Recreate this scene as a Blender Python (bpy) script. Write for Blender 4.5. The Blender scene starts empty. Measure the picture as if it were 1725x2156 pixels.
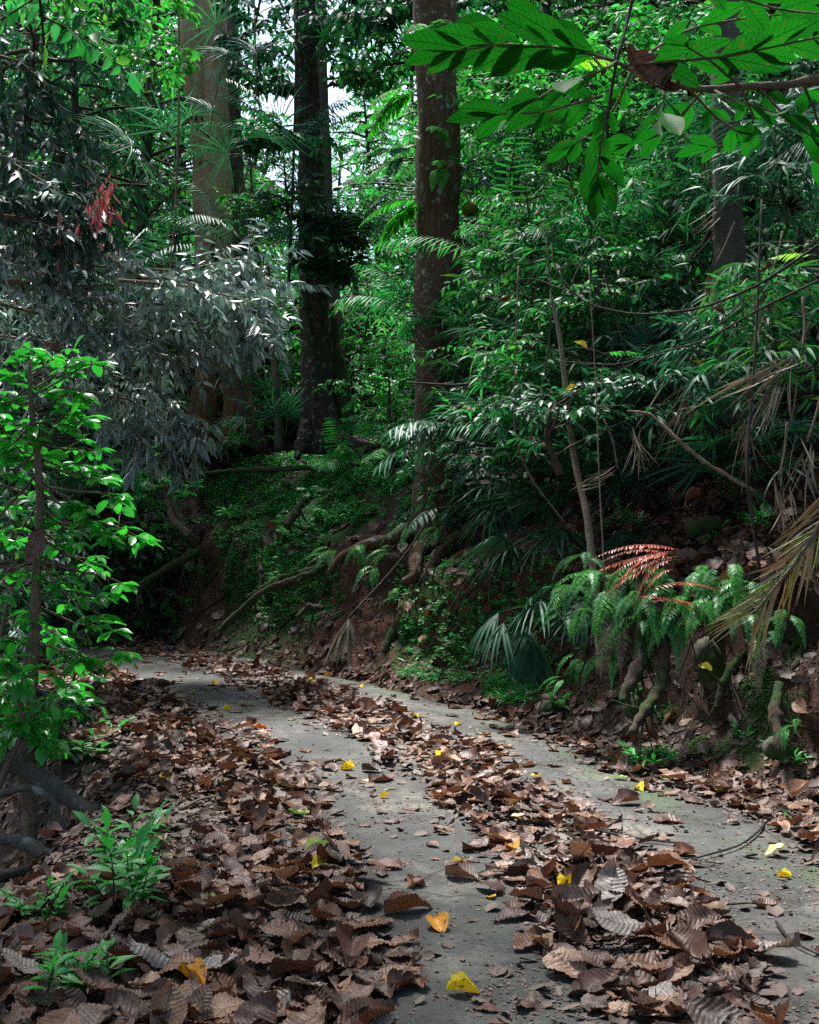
import bpy, math, random
import numpy as np
from mathutils import Vector
from mathutils.bvhtree import BVHTree

# ---------------------------------------------------------------- camera, sky, sun, exposure
SC = bpy.context.scene
COL = SC.collection
F = 2516.0
CAM = np.array([0.0, 0.0, 1.55])
PITCH = math.atan(72 / F)
cam_d = bpy.data.cameras.new('camera')
cam_d.sensor_fit = 'HORIZONTAL'; cam_d.sensor_width = 24.0; cam_d.lens = 35.0
cam_d.clip_start = 0.05; cam_d.clip_end = 2000
cam = bpy.data.objects.new('camera', cam_d); COL.objects.link(cam)
cam.location = CAM; cam.rotation_euler = (math.pi / 2 + PITCH, 0, 0)
SC.camera = cam

SUN_EL, SUN_AZ = math.radians(66), math.radians(-25)      # azimuth from +Y towards +X
world = bpy.data.worlds.new('World'); SC.world = world; world.use_nodes = True
wn = world.node_tree.nodes; wl = world.node_tree.links
sky = wn.new('ShaderNodeTexSky'); sky.sky_type = 'NISHITA'; sky.sun_disc = False
sky.sun_elevation = SUN_EL; sky.sun_rotation = SUN_AZ
sky.dust_density = 3.0; sky.air_density = 1.0; sky.ozone_density = 1.0
bg = wn['Background']; bg.inputs['Strength'].default_value = 0.115
wl.new(sky.outputs['Color'], bg.inputs['Color'])
sd = bpy.data.lights.new('sun', 'SUN'); sd.energy = 4.6; sd.angle = math.radians(8); sd.color = (1.0, 0.985, 0.95)
so = bpy.data.objects.new('sun', sd); COL.objects.link(so)
to_sun = Vector((math.sin(SUN_AZ) * math.cos(SUN_EL), math.cos(SUN_AZ) * math.cos(SUN_EL), math.sin(SUN_EL)))
so.rotation_euler = to_sun.to_track_quat('Z', 'Y').to_euler(); so.location = (0, 0, 30)
SC.view_settings.view_transform = 'Standard'; SC.view_settings.look = 'None'
SC.view_settings.exposure = 1.7; SC.view_settings.gamma = 1.0
SC.render.engine = 'CYCLES'
cy = SC.cycles
cy.max_bounces = 8; cy.diffuse_bounces = 4; cy.glossy_bounces = 2; cy.transmission_bounces = 4; cy.transparent_max_bounces = 4
cy.use_denoising = False
cy.sample_clamp_indirect = 4.0

# ---------------------------------------------------------------- numbers and helpers
RNG = np.random.default_rng(7)
random.seed(7)
X_, Z_ = np.array([1.0, 0, 0]), np.array([0, 0, 1.0])
FWD = np.array([0, math.cos(PITCH), math.sin(PITCH)]); UPV = np.array([0, -math.sin(PITCH), math.cos(PITCH)])

def at(px, py, d):
    """photo position (1725 x 2156 scale) at distance d, as a point in the world"""
    return CAM + d * (FWD + (px - 862.5) / F * X_ + (1078 - py) / F * UPV)

def ats(*pts):
    return np.array([at(*p) for p in pts])

def unit(v):
    v = np.asarray(v, float)
    return v / np.maximum(np.linalg.norm(v, axis=-1, keepdims=True), 1e-9)

def h3(i, j, k, s=0):
    n = (i.astype(np.int64) * 374761393 + j.astype(np.int64) * 668265263 + k.astype(np.int64) * 2147483647 + s * 1274126177) & 0xffffffff
    n = ((n ^ (n >> 13)) * 1274126177) & 0xffffffff
    return ((n ^ (n >> 16)) & 0xffff) / 65535.0

def noise(p, scale=1.0, s=0):
    p = np.asarray(p, float) * scale
    f = np.floor(p); t = p - f; t = t * t * (3 - 2 * t); i = f.astype(np.int64)
    r = 0
    for a in (0, 1):
        for b in (0, 1):
            for c in (0, 1):
                w = (t[..., 0] if a else 1 - t[..., 0]) * (t[..., 1] if b else 1 - t[..., 1]) * (t[..., 2] if c else 1 - t[..., 2])
                r = r + w * h3(i[..., 0] + a, i[..., 1] + b, i[..., 2] + c, s)
    return r * 2 - 1

def fbm(p, scale=1.0, octv=4, s=0):
    r = 0; a = 1.0
    for o in range(octv):
        r = r + a * noise(p, scale * 2 ** o, s + o * 17); a *= 0.5
    return r

class MB:
    """mesh builder, quads only"""
    def __init__(self): self.v = []; self.f = []; self.uv = []; self.n = 0
    def add(self, v, f, uv=None):
        v = np.asarray(v, float).reshape(-1, 3)
        self.v.append(v); self.f.append(np.asarray(f, np.int64).reshape(-1, 4) + self.n)
        self.uv.append(np.zeros((len(v), 2)) if uv is None else uv); self.n += len(v)
    def merge(self, o):
        for v, f, u in zip(o.v, o.f, o.uv):
            pass
        if o.n:
            V = np.concatenate(o.v); Fc = np.concatenate(o.f); U = np.concatenate(o.uv)
            self.v.append(V); self.f.append(Fc + self.n); self.uv.append(U); self.n += len(V)
    def mesh(self, name, origin=(0, 0, 0)):
        V = np.concatenate(self.v) - np.asarray(origin, float); Fc = np.concatenate(self.f); U = np.concatenate(self.uv)
        m = bpy.data.meshes.new(name)
        m.vertices.add(len(V)); m.vertices.foreach_set('co', V.astype(np.float32).ravel())
        nf = len(Fc)
        m.loops.add(nf * 4); m.loops.foreach_set('vertex_index', Fc.astype(np.int32).ravel())
        m.polygons.add(nf); m.polygons.foreach_set('loop_start', np.arange(0, nf * 4, 4, dtype=np.int32))
        m.polygons.foreach_set('use_smooth', np.ones(nf, bool))
        uvl = m.uv_layers.new(name='UVMap')
        uvl.data.foreach_set('uv', U[Fc.ravel()].astype(np.float32).ravel())
        m.update(calc_edges=True)
        return m

ORIG = {}
def thing(name, label, cat, loc=(0, 0, 0), group=None):
    o = bpy.data.objects.new(name, None); COL.objects.link(o); o.empty_display_size = 0.1
    o.location = [float(c) for c in loc]; o['label'] = label; o['category'] = cat
    if group: o['group'] = group
    ORIG[o.name] = np.array(loc, float)
    return o

def part(name, mb, mat, parent, label=None):
    if mb.n == 0: return None
    org = ORIG[parent.name]
    o = bpy.data.objects.new(name, mb.mesh(name, org)); COL.objects.link(o); o.parent = parent
    o.data.materials.append(mat)
    if label: o['label'] = label
    ORIG[o.name] = org
    return o

def solo(name, mb, mat, label=None, cat=None, group=None, kind=None, loc=(0, 0, 0)):
    o = bpy.data.objects.new(name, mb.mesh(name, loc)); COL.objects.link(o); o.location = [float(c) for c in loc]
    o.data.materials.append(mat)
    if label: o['label'] = label
    if cat: o['category'] = cat
    if group: o['group'] = group
    if kind: o['kind'] = kind
    ORIG[o.name] = np.array(loc, float)
    return o

def copy_tree(o, parent=None):
    kids = [k for k in o.children]
    c = o.copy(); COL.objects.link(c)
    if parent is not None: c.parent = parent
    for k in kids: copy_tree(k, c)
    return c

def place(root, loc, rz=0.0, sc=1.0, label=None, group=None, first=False, tilt=(0, 0)):
    c = root if first else copy_tree(root)
    c.location = [float(v) for v in loc]; c.rotation_euler = (tilt[0], tilt[1], rz)
    c.scale = (sc, sc, sc)
    if label: c['label'] = label
    if group: c['group'] = group
    return c

# ---------------------------------------------------------------- materials
def nodes_of(name):
    m = bpy.data.materials.new(name); m.use_nodes = True
    nt = m.node_tree; b = nt.nodes['Principled BSDF']
    return m, nt, nt.nodes, nt.links, b

def ramp(nt, fac, stops):
    r = nt.nodes.new('ShaderNodeValToRGB'); e = r.color_ramp.elements
    while len(e) < len(stops): e.new(0.5)
    for k, (p, c) in enumerate(stops):
        e[k].position = p; e[k].color = (c[0], c[1], c[2], 1) if not isinstance(c, (int, float)) else (c, c, c, 1)
    nt.links.new(fac, r.inputs['Fac']); return r.outputs['Color']

def nz(nt, scale, detail=4, rough=0.6, vec=None, kind='obj'):
    n = nt.nodes.new('ShaderNodeTexNoise'); n.inputs['Scale'].default_value = scale
    n.inputs['Detail'].default_value = detail; n.inputs['Roughness'].default_value = rough
    if vec is None:
        tc = nt.nodes.new('ShaderNodeTexCoord'); vec = tc.outputs['Object']
    nt.links.new(vec, n.inputs['Vector']); return n.outputs['Fac']

def mix(nt, fac, a, b, mode='MIX'):
    m = nt.nodes.new('ShaderNodeMix'); m.data_type = 'RGBA'; m.blend_type = mode
    for s, v in ((m.inputs[0], fac), (m.inputs[6], a), (m.inputs[7], b)):
        if hasattr(v, 'links'): nt.links.new(v, s)
        else: s.default_value = v if isinstance(v, (int, float)) else (v[0], v[1], v[2], 1)
    return m.outputs[2]

def math_(nt, op, a, b=0.0, c=None):
    m = nt.nodes.new('ShaderNodeMath'); m.operation = op
    for k, v in enumerate((a, b) if c is None else (a, b, c)):
        if hasattr(v, 'links'): nt.links.new(v, m.inputs[k])
        else: m.inputs[k].default_value = v
    return m.outputs[0]

def bump(nt, b, height, strength=0.5, dist=0.01):
    n = nt.nodes.new('ShaderNodeBump'); n.inputs['Strength'].default_value = strength; n.inputs['Distance'].default_value = dist
    nt.links.new(height, n.inputs['Height']); nt.links.new(n.outputs['Normal'], b.inputs['Normal'])

def leaf_mat(name, stops, rough=0.38, trans=0.3, tcol=None, spec=0.5, per='island', vein=0.0, tscale=1.6, spots=0.0, spotcol=(0.10, 0.05, 0.02)):
    m, nt, N, L, b = nodes_of(name)
    if per == 'island':
        g = N.new('ShaderNodeNewGeometry'); r1 = g.outputs['Random Per Island']
        oi = N.new('ShaderNodeObjectInfo')
        r = math_(nt, 'ADD', math_(nt, 'MULTIPLY', r1, 0.8), math_(nt, 'MULTIPLY', oi.outputs['Random'], 0.2))
    else:
        oi = N.new('ShaderNodeObjectInfo'); r = oi.outputs['Random']
    n = len(stops)
    col = ramp(nt, r, [(k / max(1, n - 1), s) for k, s in enumerate(stops)])
    if vein > 0:
        uv = N.new('ShaderNodeUVMap'); sp = N.new('ShaderNodeSeparateXYZ'); L.new(uv.outputs['UV'], sp.inputs[0])
        ax = math_(nt, 'ABSOLUTE', math_(nt, 'SUBTRACT', sp.outputs['X'], 0.5))
        mid = math_(nt, 'LESS_THAN', ax, 0.02)
        ph = math_(nt, 'FRACT', math_(nt, 'MULTIPLY', math_(nt, 'SUBTRACT', sp.outputs['Y'], math_(nt, 'MULTIPLY', ax, 0.45)), 9.0))
        lat = math_(nt, 'LESS_THAN', ph, 0.09)
        v = math_(nt, 'MAXIMUM', mid, lat)
        dk = mix(nt, 1.0, col, (0.3, 0.36, 0.3), 'MULTIPLY')
        col = mix(nt, math_(nt, 'MULTIPLY', v, vein), col, dk)
    if spots > 0:
        tx = N.new('ShaderNodeTexCoord'); w = nz(nt, 30, 5, 0.75, tx.outputs['Object'])
        col = mix(nt, ramp(nt, w, [(0.66 - spots * .14, 0.0), (0.70 - spots * .14, 0.85)]), col, spotcol)
    L.new(col, b.inputs['Base Color'])
    b.inputs['Roughness'].default_value = rough; b.inputs['Specular IOR Level'].default_value = spec
    if trans > 0:
        t = N.new('ShaderNodeBsdfTranslucent')
        tc = mix(nt, 1.0, col, tcol or (tscale * 0.8, tscale * 1.2, tscale * 0.7), 'MULTIPLY'); L.new(tc, t.inputs['Color'])
        ms = N.new('ShaderNodeMixShader'); ms.inputs[0].default_value = trans
        L.new(b.outputs[0], ms.inputs[1]); L.new(t.outputs[0], ms.inputs[2]); L.new(ms.outputs[0], N['Material Output'].inputs[0])
    return m

def bark_mat(name, c1, c2, c3, lichen=None, lamt=0.5, scale=6.0, ring=False, moss=0.0, lscale=5.0):
    m, nt, N, L, b = nodes_of(name)
    tc = N.new('ShaderNodeTexCoord'); mp = N.new('ShaderNodeMapping'); mp.inputs['Scale'].default_value = (1, 1, 0.22)
    L.new(tc.outputs['Object'], mp.inputs['Vector'])
    f1 = nz(nt, scale * 4, 7, 0.7, mp.outputs['Vector']); f2 = nz(nt, scale * 0.35, 4, 0.6)
    col = ramp(nt, f1, [(0.3, c1), (0.52, c2), (0.75, c3)])
    col = mix(nt, ramp(nt, f2, [(0.35, 0.0), (0.7, 0.8)]), col, mix(nt, 0.5, c3, c1))
    if lichen:
        f3 = nz(nt, lscale, 6, 0.68, tc.outputs['Object'])
        msk = ramp(nt, f3, [(1 - lamt - 0.02, 0.0), (1 - lamt + 0.03, 1.0)])
        col = mix(nt, math_(nt, 'MULTIPLY', msk, 0.85), col, lichen)
    if moss:
        f4 = nz(nt, 3.5, 6, 0.7, tc.outputs['Object'])
        col = mix(nt, ramp(nt, f4, [(0.52 - moss * 0.2, 0.0), (0.62 - moss * 0.2, 1.0)]), col, (0.035, 0.075, 0.015))
    L.new(col, b.inputs['Base Color']); b.inputs['Roughness'].default_value = 0.85
    b.inputs['Specular IOR Level'].default_value = 0.2
    bump(nt, b, math_(nt, 'ADD', f1, nz(nt, scale * 9, 5, 0.75)), 1.0, 0.035)
    return m

def soil_mat():
    m, nt, N, L, b = nodes_of('forest_soil')
    at_ = N.new('ShaderNodeAttribute'); at_.attribute_name = 'zones'
    sp = N.new('ShaderNodeSeparateColor'); L.new(at_.outputs['Color'], sp.inputs[0])
    fine = nz(nt, 45, 6, 0.75); mid = nz(nt, 7, 6, 0.7); big = nz(nt, 1.3, 5, 0.6)
    dark = ramp(nt, fine, [(0.3, (0.012, 0.008, 0.006)), (0.55, (0.045, 0.027, 0.018)), (0.75, (0.12, 0.075, 0.05))])
    red = ramp(nt, fine, [(0.3, (0.05, 0.018, 0.009)), (0.55, (0.17, 0.068, 0.034)), (0.78, (0.32, 0.16, 0.09))])
    rmask = math_(nt, 'MULTIPLY', sp.outputs['Red'], ramp(nt, big, [(0.3, 0.25), (0.6, 1.0)]))
    col = mix(nt, rmask, dark, red)
    gr = ramp(nt, fine, [(0.3, (0.012, 0.03, 0.006)), (0.6, (0.035, 0.085, 0.012)), (0.8, (0.09, 0.17, 0.03))])
    gm = ramp(nt, math_(nt, 'MULTIPLY_ADD', sp.outputs['Green'], 0.55, mid), [(0.72, 0.0), (0.86, 1.0)])
    col = mix(nt, gm, col, gr)
    L.new(col, b.inputs['Base Color']); b.inputs['Roughness'].default_value = 0.9
    b.inputs['Specular IOR Level'].default_value = 0.25
    hgt = math_(nt, 'ADD', math_(nt, 'MULTIPLY', fine, 0.5), mid)
    bump(nt, b, hgt, 1.0, 0.05)
    return m

def concrete_mat():
    m, nt, N, L, b = nodes_of('worn_concrete')
    big = nz(nt, 0.9, 6, 0.65); mid = nz(nt, 5, 6, 0.7); fine = nz(nt, 48, 5, 0.85); sp = nz(nt, 22, 4, 0.7)
    col = ramp(nt, big, [(0.34, (0.034, 0.038, 0.038)), (0.5, (0.075, 0.077, 0.073)), (0.64, (0.19, 0.172, 0.14))])
    col = mix(nt, ramp(nt, mid, [(0.40, 0.8), (0.56, 0.0)]), col, (0.036, 0.037, 0.034))
    col = mix(nt, ramp(nt, fine, [(0.4, 0.5), (0.52, 0.0)]), col, (0.04, 0.035, 0.03))
    col = mix(nt, ramp(nt, fine, [(0.62, 0.0), (0.72, 0.7)]), col, (0.34, 0.34, 0.33))
    col = mix(nt, ramp(nt, sp, [(0.64, 0.0), (0.7, 0.8)]), col, (0.05, 0.032, 0.022))
    tcc = N.new('ShaderNodeTexCoord'); vo = N.new('ShaderNodeTexVoronoi'); vo.feature = 'DISTANCE_TO_EDGE'; vo.inputs['Scale'].default_value = 0.55
    wv = N.new('ShaderNodeVectorMath'); wv.operation = 'ADD'; nn_ = N.new('ShaderNodeTexNoise'); nn_.inputs['Scale'].default_value = 3.0; nn_.inputs['Detail'].default_value = 6
    L.new(tcc.outputs['Object'], nn_.inputs['Vector']); sc_ = N.new('ShaderNodeVectorMath'); sc_.operation = 'SCALE'; sc_.inputs['Scale'].default_value = 0.5
    L.new(nn_.outputs['Color'], sc_.inputs[0]); L.new(tcc.outputs['Object'], wv.inputs[0]); L.new(sc_.outputs[0], wv.inputs[1]); L.new(wv.outputs[0], vo.inputs['Vector'])
    crack = ramp(nt, vo.outputs['Distance'], [(0.003, 1.0), (0.011, 0.0)])
    col = mix(nt, math_(nt, 'MULTIPLY', crack, 0.75), col, (0.018, 0.016, 0.013))
    damp = nz(nt, 0.55, 4, 0.6); col = mix(nt, ramp(nt, damp, [(0.42, 0.6), (0.58, 0.0)]), col, mix(nt, 1.0, col, (0.45, 0.47, 0.45), 'MULTIPLY'))
    g1 = nz(nt, 1.7, 7, 0.75)
    at_ = N.new('ShaderNodeAttribute'); at_.attribute_name = 'zones'
    s2 = N.new('ShaderNodeSeparateColor'); L.new(at_.outputs['Color'], s2.inputs[0])
    gm = ramp(nt, math_(nt, 'MULTIPLY_ADD', s2.outputs['Green'], 0.22, g1), [(0.64, 0.0), (0.84, 0.55)])
    col = mix(nt, gm, col, ramp(nt, fine, [(0.35, (0.02, 0.05, 0.01)), (0.65, (0.07, 0.15, 0.02))]))
    col = mix(nt, math_(nt, 'MULTIPLY', s2.outputs['Red'], 0.8), col, (0.035, 0.025, 0.018))
    L.new(col, b.inputs['Base Color'])
    b.inputs['Roughness'].default_value = 0.75; b.inputs['Specular IOR Level'].default_value = 0.3
    bump(nt, b, math_(nt, 'ADD', math_(nt, 'MULTIPLY', mid, 0.7), math_(nt, 'MULTIPLY', fine, 0.35)), 0.8, 0.015)
    return m

def dead_leaf_mat(name, per, stops, rough=0.5, trans=0.12):
    m, nt, N, L, b = nodes_of(name)
    g = N.new('ShaderNodeNewGeometry'); oi = N.new('ShaderNodeObjectInfo')
    r = g.outputs['Random Per Island'] if per == 'island' else oi.outputs['Random']
    col = ramp(nt, r, [(k / (len(stops) - 1), s) for k, s in enumerate(stops)])
    uv = N.new('ShaderNodeUVMap'); sp = N.new('ShaderNodeSeparateXYZ'); L.new(uv.outputs['UV'], sp.inputs[0])
    ax = math_(nt, 'ABSOLUTE', math_(nt, 'SUBTRACT', sp.outputs['X'], 0.5))
    mid = ramp(nt, ax, [(0.012, 1.0), (0.03, 0.0)])
    ph = math_(nt, 'FRACT', math_(nt, 'MULTIPLY', math_(nt, 'SUBTRACT', sp.outputs['Y'], math_(nt, 'MULTIPLY', ax, 0.5)), 12.0))
    tri = math_(nt, 'ABSOLUTE', math_(nt, 'SUBTRACT', ph, 0.5))          # 0.5 at a vein, 0 between
    lat = ramp(nt, tri, [(0.40, 0.0), (0.48, 1.0)])
    dark = mix(nt, 1.0, col, (0.4, 0.36, 0.33), 'MULTIPLY')
    col = mix(nt, math_(nt, 'MULTIPLY', math_(nt, 'MAXIMUM', mid, lat), 0.8), col, dark)
    tcn = N.new('ShaderNodeTexCoord'); w = nz(nt, 22, 5, 0.7, tcn.outputs['Object'])
    col = mix(nt, ramp(nt, w, [(0.42, 0.75), (0.58, 0.0)]), col, mix(nt, 1.0, col, (0.5, 0.45, 0.42), 'MULTIPLY'))
    L.new(col, b.inputs['Base Color'])
    b.inputs['Roughness'].default_value = rough; b.inputs['Specular IOR Level'].default_value = 0.3
    bump(nt, b, math_(nt, 'ADD', tri, math_(nt, 'MULTIPLY', w, 0.3)), 0.35, 0.006)
    if trans > 0:
        t = N.new('ShaderNodeBsdfTranslucent'); L.new(mix(nt, 1.0, col, (1.6, 1.2, 0.8), 'MULTIPLY'), t.inputs['Color'])
        ms = N.new('ShaderNodeMixShader'); ms.inputs[0].default_value = trans
        L.new(b.outputs[0], ms.inputs[1]); L.new(t.outputs[0], ms.inputs[2]); L.new(ms.outputs[0], N['Material Output'].inputs[0])
    return m

M = {}
M['soil'] = soil_mat(); M['concrete'] = concrete_mat()
BR = [(0.16, 0.078, 0.046), (0.045, 0.021, 0.014), (0.28, 0.15, 0.095), (0.07, 0.035, 0.024), (0.17, 0.098, 0.072), (0.03, 0.016, 0.012), (0.36, 0.22, 0.145), (0.085, 0.05, 0.045), (0.21, 0.095, 0.05), (0.05, 0.027, 0.021), (0.12, 0.055, 0.033), (0.04, 0.02, 0.014), (0.2, 0.13, 0.105)]
M['brown'] = dead_leaf_mat('brown_dead_leaf', 'object', BR)
M['brown_i'] = dead_leaf_mat('brown_dead_litter', 'island', BR)
M['greyleaf'] = dead_leaf_mat('grey_dead_leaf', 'object', [(0.24, 0.2, 0.18), (0.33, 0.28, 0.25)])
M['flake'] = leaf_mat('litter_flakes', [(0.03, 0.02, 0.014), (0.09, 0.055, 0.038), (0.06, 0.038, 0.028), (0.15, 0.095, 0.065)], 0.7, 0)
M['yellow'] = leaf_mat('yellow_leaf', [(0.7, 0.47, 0.006), (0.55, 0.46, 0.02), (0.68, 0.4, 0.006)], 0.45, 0.15, (1.2, 1.1, .5), per='object', vein=0.5, spots=.7)
M['fallgreen'] = leaf_mat('green_fallen_leaf', [(0.12, 0.25, 0.03), (0.25, 0.32, 0.06)], 0.4, 0.2, per='object', vein=0.6, spots=.6)
M['bright'] = leaf_mat('glossy_sapling_leaf', [(0.02, 0.2, 0.03), (0.045, 0.32, 0.03), (0.012, 0.13, 0.035)], 0.27, 0.45, vein=0.5)
M['overhead'] = leaf_mat('thin_overhead_leaf', [(0.006, 0.095, 0.008), (0.012, 0.15, 0.012), (0.005, 0.07, 0.008)], 0.6, 0.42, (0.9, 1.25, 0.7), spec=0.1, vein=1.0, spots=.35)
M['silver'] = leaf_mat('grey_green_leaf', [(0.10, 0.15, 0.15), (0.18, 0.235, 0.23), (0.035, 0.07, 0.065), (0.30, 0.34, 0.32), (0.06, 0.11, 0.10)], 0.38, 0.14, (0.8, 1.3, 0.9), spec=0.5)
M['darkdroop'] = leaf_mat('dark_drooping_leaf', [(0.01, 0.045, 0.03), (0.02, 0.065, 0.045), (0.006, 0.03, 0.025)], 0.42, 0.08, spec=0.4)  # same leaf as silver, with shade put into a darker colour
M['pink'] = leaf_mat('pink_young_leaf', [(0.40, 0.10, 0.13), (0.28, 0.05, 0.07), (0.42, 0.19, 0.16), (0.2, 0.05, 0.05)], 0.55, 0.3, (1.2, .8, .9), spec=.2)
M['green1'] = leaf_mat('mid_green_leaf', [(0.008, 0.10, 0.02), (0.022, 0.17, 0.03), (0.005, 0.05, 0.022), (0.04, 0.2, 0.06), (0.012, 0.08, 0.03), (0.07, 0.17, 0.02), (0.02, 0.11, 0.05)], 0.5, 0.45, spec=0.28)
M['green2'] = leaf_mat('deep_green_leaf', [(0.007, 0.05, 0.02), (0.015, 0.085, 0.03), (0.004, 0.03, 0.016), (0.03, 0.11, 0.06)], 0.48, 0.35, spec=0.3)
M['green3'] = leaf_mat('vivid_green_leaf', [(0.014, 0.15, 0.02), (0.04, 0.22, 0.03), (0.01, 0.09, 0.02), (0.09, 0.22, 0.025)], 0.5, 0.5, (1.0, 1.8, 1.0), spec=0.25)
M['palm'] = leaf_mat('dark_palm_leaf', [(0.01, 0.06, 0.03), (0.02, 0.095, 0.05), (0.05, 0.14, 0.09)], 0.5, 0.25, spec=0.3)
M['palm2'] = leaf_mat('fresh_palm_leaf', [(0.012, 0.11, 0.03), (0.025, 0.16, 0.05)], 0.5, 0.35, spec=0.25)
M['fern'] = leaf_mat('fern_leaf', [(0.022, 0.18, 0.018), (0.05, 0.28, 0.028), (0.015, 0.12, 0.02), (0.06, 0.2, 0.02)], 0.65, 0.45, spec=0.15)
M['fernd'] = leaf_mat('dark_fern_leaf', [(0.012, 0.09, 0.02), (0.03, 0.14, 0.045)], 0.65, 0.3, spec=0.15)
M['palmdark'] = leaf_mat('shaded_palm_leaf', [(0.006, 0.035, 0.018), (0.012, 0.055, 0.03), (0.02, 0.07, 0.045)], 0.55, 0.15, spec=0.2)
M['fernred'] = leaf_mat('red_fern_leaf', [(0.34, 0.06, 0.05), (0.30, 0.12, 0.05)], 0.45, 0.3, (1.2, .9, .8))
M['straw'] = leaf_mat('dry_palm_leaf', [(0.25, 0.19, 0.125), (0.15, 0.10, 0.06), (0.38, 0.31, 0.22), (0.08, 0.05, 0.03), (0.2, 0.165, 0.12)], 0.55, 0.15, (1, .9, .7))
M['strawgreen'] = leaf_mat('half_dry_palm_leaf', [(0.36, 0.32, 0.12), (0.12, 0.2, 0.02), (0.3, 0.3, 0.08), (0.22, 0.12, 0.04), (0.36, 0.3, 0.19), (0.12, 0.07, 0.03)], 0.55, 0.08, (1, .9, .6))
M['herb'] = leaf_mat('ground_herb_leaf', [(0.02, 0.2, 0.03), (0.045, 0.28, 0.05), (0.02, 0.13, 0.03)], 0.45, 0.35)
M['mossleaf'] = leaf_mat('moss_tuft', [(0.04, 0.12, 0.012), (0.07, 0.16, 0.02), (0.03, 0.08, 0.012)], 0.8, 0.2)
M['bark_pale'] = bark_mat('pale_bark', (0.2, 0.13, 0.06), (0.46, 0.33, 0.17), (0.66, 0.52, 0.31), (0.5, 0.5, 0.4), 0.42, 3)
M['bark_dark'] = bark_mat('dark_bark', (0.018, 0.013, 0.01), (0.055, 0.04, 0.03), (0.11, 0.085, 0.065), (0.3, 0.34, 0.31), 0.40, 4, lscale=11)
M['bark_brown'] = bark_mat('brown_bark', (0.03, 0.017, 0.011), (0.12, 0.07, 0.04), (0.26, 0.165, 0.095), (0.36, 0.4, 0.38), 0.40, 5, lscale=10)
M['bark_grey'] = bark_mat('grey_bark', (0.05, 0.045, 0.04), (0.12, 0.105, 0.085), (0.22, 0.2, 0.17), (0.3, 0.3, 0.26), 0.38, 4)
M['bark_bg'] = bark_mat('shaded_bark', (0.03, 0.024, 0.018), (0.07, 0.055, 0.04), (0.13, 0.11, 0.08), None, 0, 3)
M['stem'] = bark_mat('light_stem', (0.14, 0.10, 0.065), (0.3, 0.22, 0.15), (0.42, 0.35, 0.26), (0.35, 0.36, 0.3), 0.36, 12, lscale=16)
M['root'] = bark_mat('root_bark', (0.025, 0.018, 0.012), (0.075, 0.055, 0.038), (0.16, 0.12, 0.085), (0.22, 0.24, 0.19), 0.36, 9, moss=0.35, lscale=9)
M['twig'] = bark_mat('grey_twig', (0.03, 0.024, 0.02), (0.085, 0.07, 0.058), (0.17, 0.15, 0.12), None, 0, 20)
M['greenstem'] = bark_mat('green_stem', (0.03, 0.07, 0.02), (0.06, 0.11, 0.03), (0.10, 0.15, 0.05), None, 0, 20)
M['stone'] = bark_mat('mossy_stone', (0.06, 0.055, 0.045), (0.13, 0.12, 0.10), (0.24, 0.2, 0.13), (0.3, 0.29, 0.2), 0.4, 3, moss=0.3)
M['fruit'] = bark_mat('spiky_fruit_skin', (0.12, 0.16, 0.02), (0.25, 0.3, 0.04), (0.38, 0.4, 0.08), None, 0, 40)

# ---------------------------------------------------------------- shapes
def tube(mb, pts, rad, sides=8, seg=None, wob=0.0, ridge=0.0, seed=0):
    """a tapering tube through pts; radii interpolated; closed ends"""
    pts = np.asarray(pts, float); rad = np.atleast_1d(np.asarray(rad, float))
    if len(rad) != len(pts): rad = np.interp(np.linspace(0, 1, len(pts)), np.linspace(0, 1, len(rad)), rad)
    if seg:
        t0 = np.linspace(0, 1, len(pts)); d = np.r_[0, np.cumsum(np.linalg.norm(np.diff(pts, axis=0), axis=1))]; t0 = d / max(d[-1], 1e-6)
        t = np.linspace(0, 1, seg + 1)
        P = np.stack([np.interp(t, t0, pts[:, k]) for k in range(3)], 1)
        # smooth the corners
        for _ in range(max(1, seg // (2 * len(pts)))):
            P[1:-1] = 0.5 * P[1:-1] + 0.25 * (P[:-2] + P[2:])
        rad = np.interp(t, t0, rad); pts = P
    T = unit(np.gradient(pts, axis=0))
    ref = np.array([0.31, 0.2, 0.93]) if abs(T[0, 2]) < 0.8 else np.array([0.9, 0.3, 0.1])
    U = unit(np.cross(T, ref)); V = np.cross(T, U)
    for i in range(1, len(U)):          # transport
        u = U[i - 1] - T[i] * U[i - 1].dot(T[i]); U[i] = unit(u); V[i] = np.cross(T[i], U[i])
    a = np.linspace(0, 2 * np.pi, sides, endpoint=False)
    r = rad[:, None] * np.ones((1, sides))
    if ridge: r = r * (1 + ridge * np.abs(np.sin(a * 3 + 0.8 * np.sin(np.linspace(0, 5, len(pts)))[:, None] + seed)))
    ring = pts[:, None] + r[..., None] * (np.cos(a)[None, :, None] * U[:, None] + np.sin(a)[None, :, None] * V[:, None])
    if wob:
        ring = ring + (ring - pts[:, None]) * (wob * fbm(ring, 1.0 / max(rad.mean(), 1e-3) * 0.6, 3, seed))[..., None]
    n = len(pts)
    c0 = pts[0][None, None] + (ring[:1] - pts[0]) * 0.02; c1 = pts[-1][None, None] + (ring[-1:] - pts[-1]) * 0.02
    ring = np.concatenate([c0, ring, c1]); n += 2
    i = np.arange(n - 1)[:, None] * sides; j = np.arange(sides)[None]; j2 = (j + 1) % sides
    Fq = np.stack([i + j, i + j2, i + sides + j2, i + sides + j], -1)
    mb.add(ring, Fq)

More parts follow.
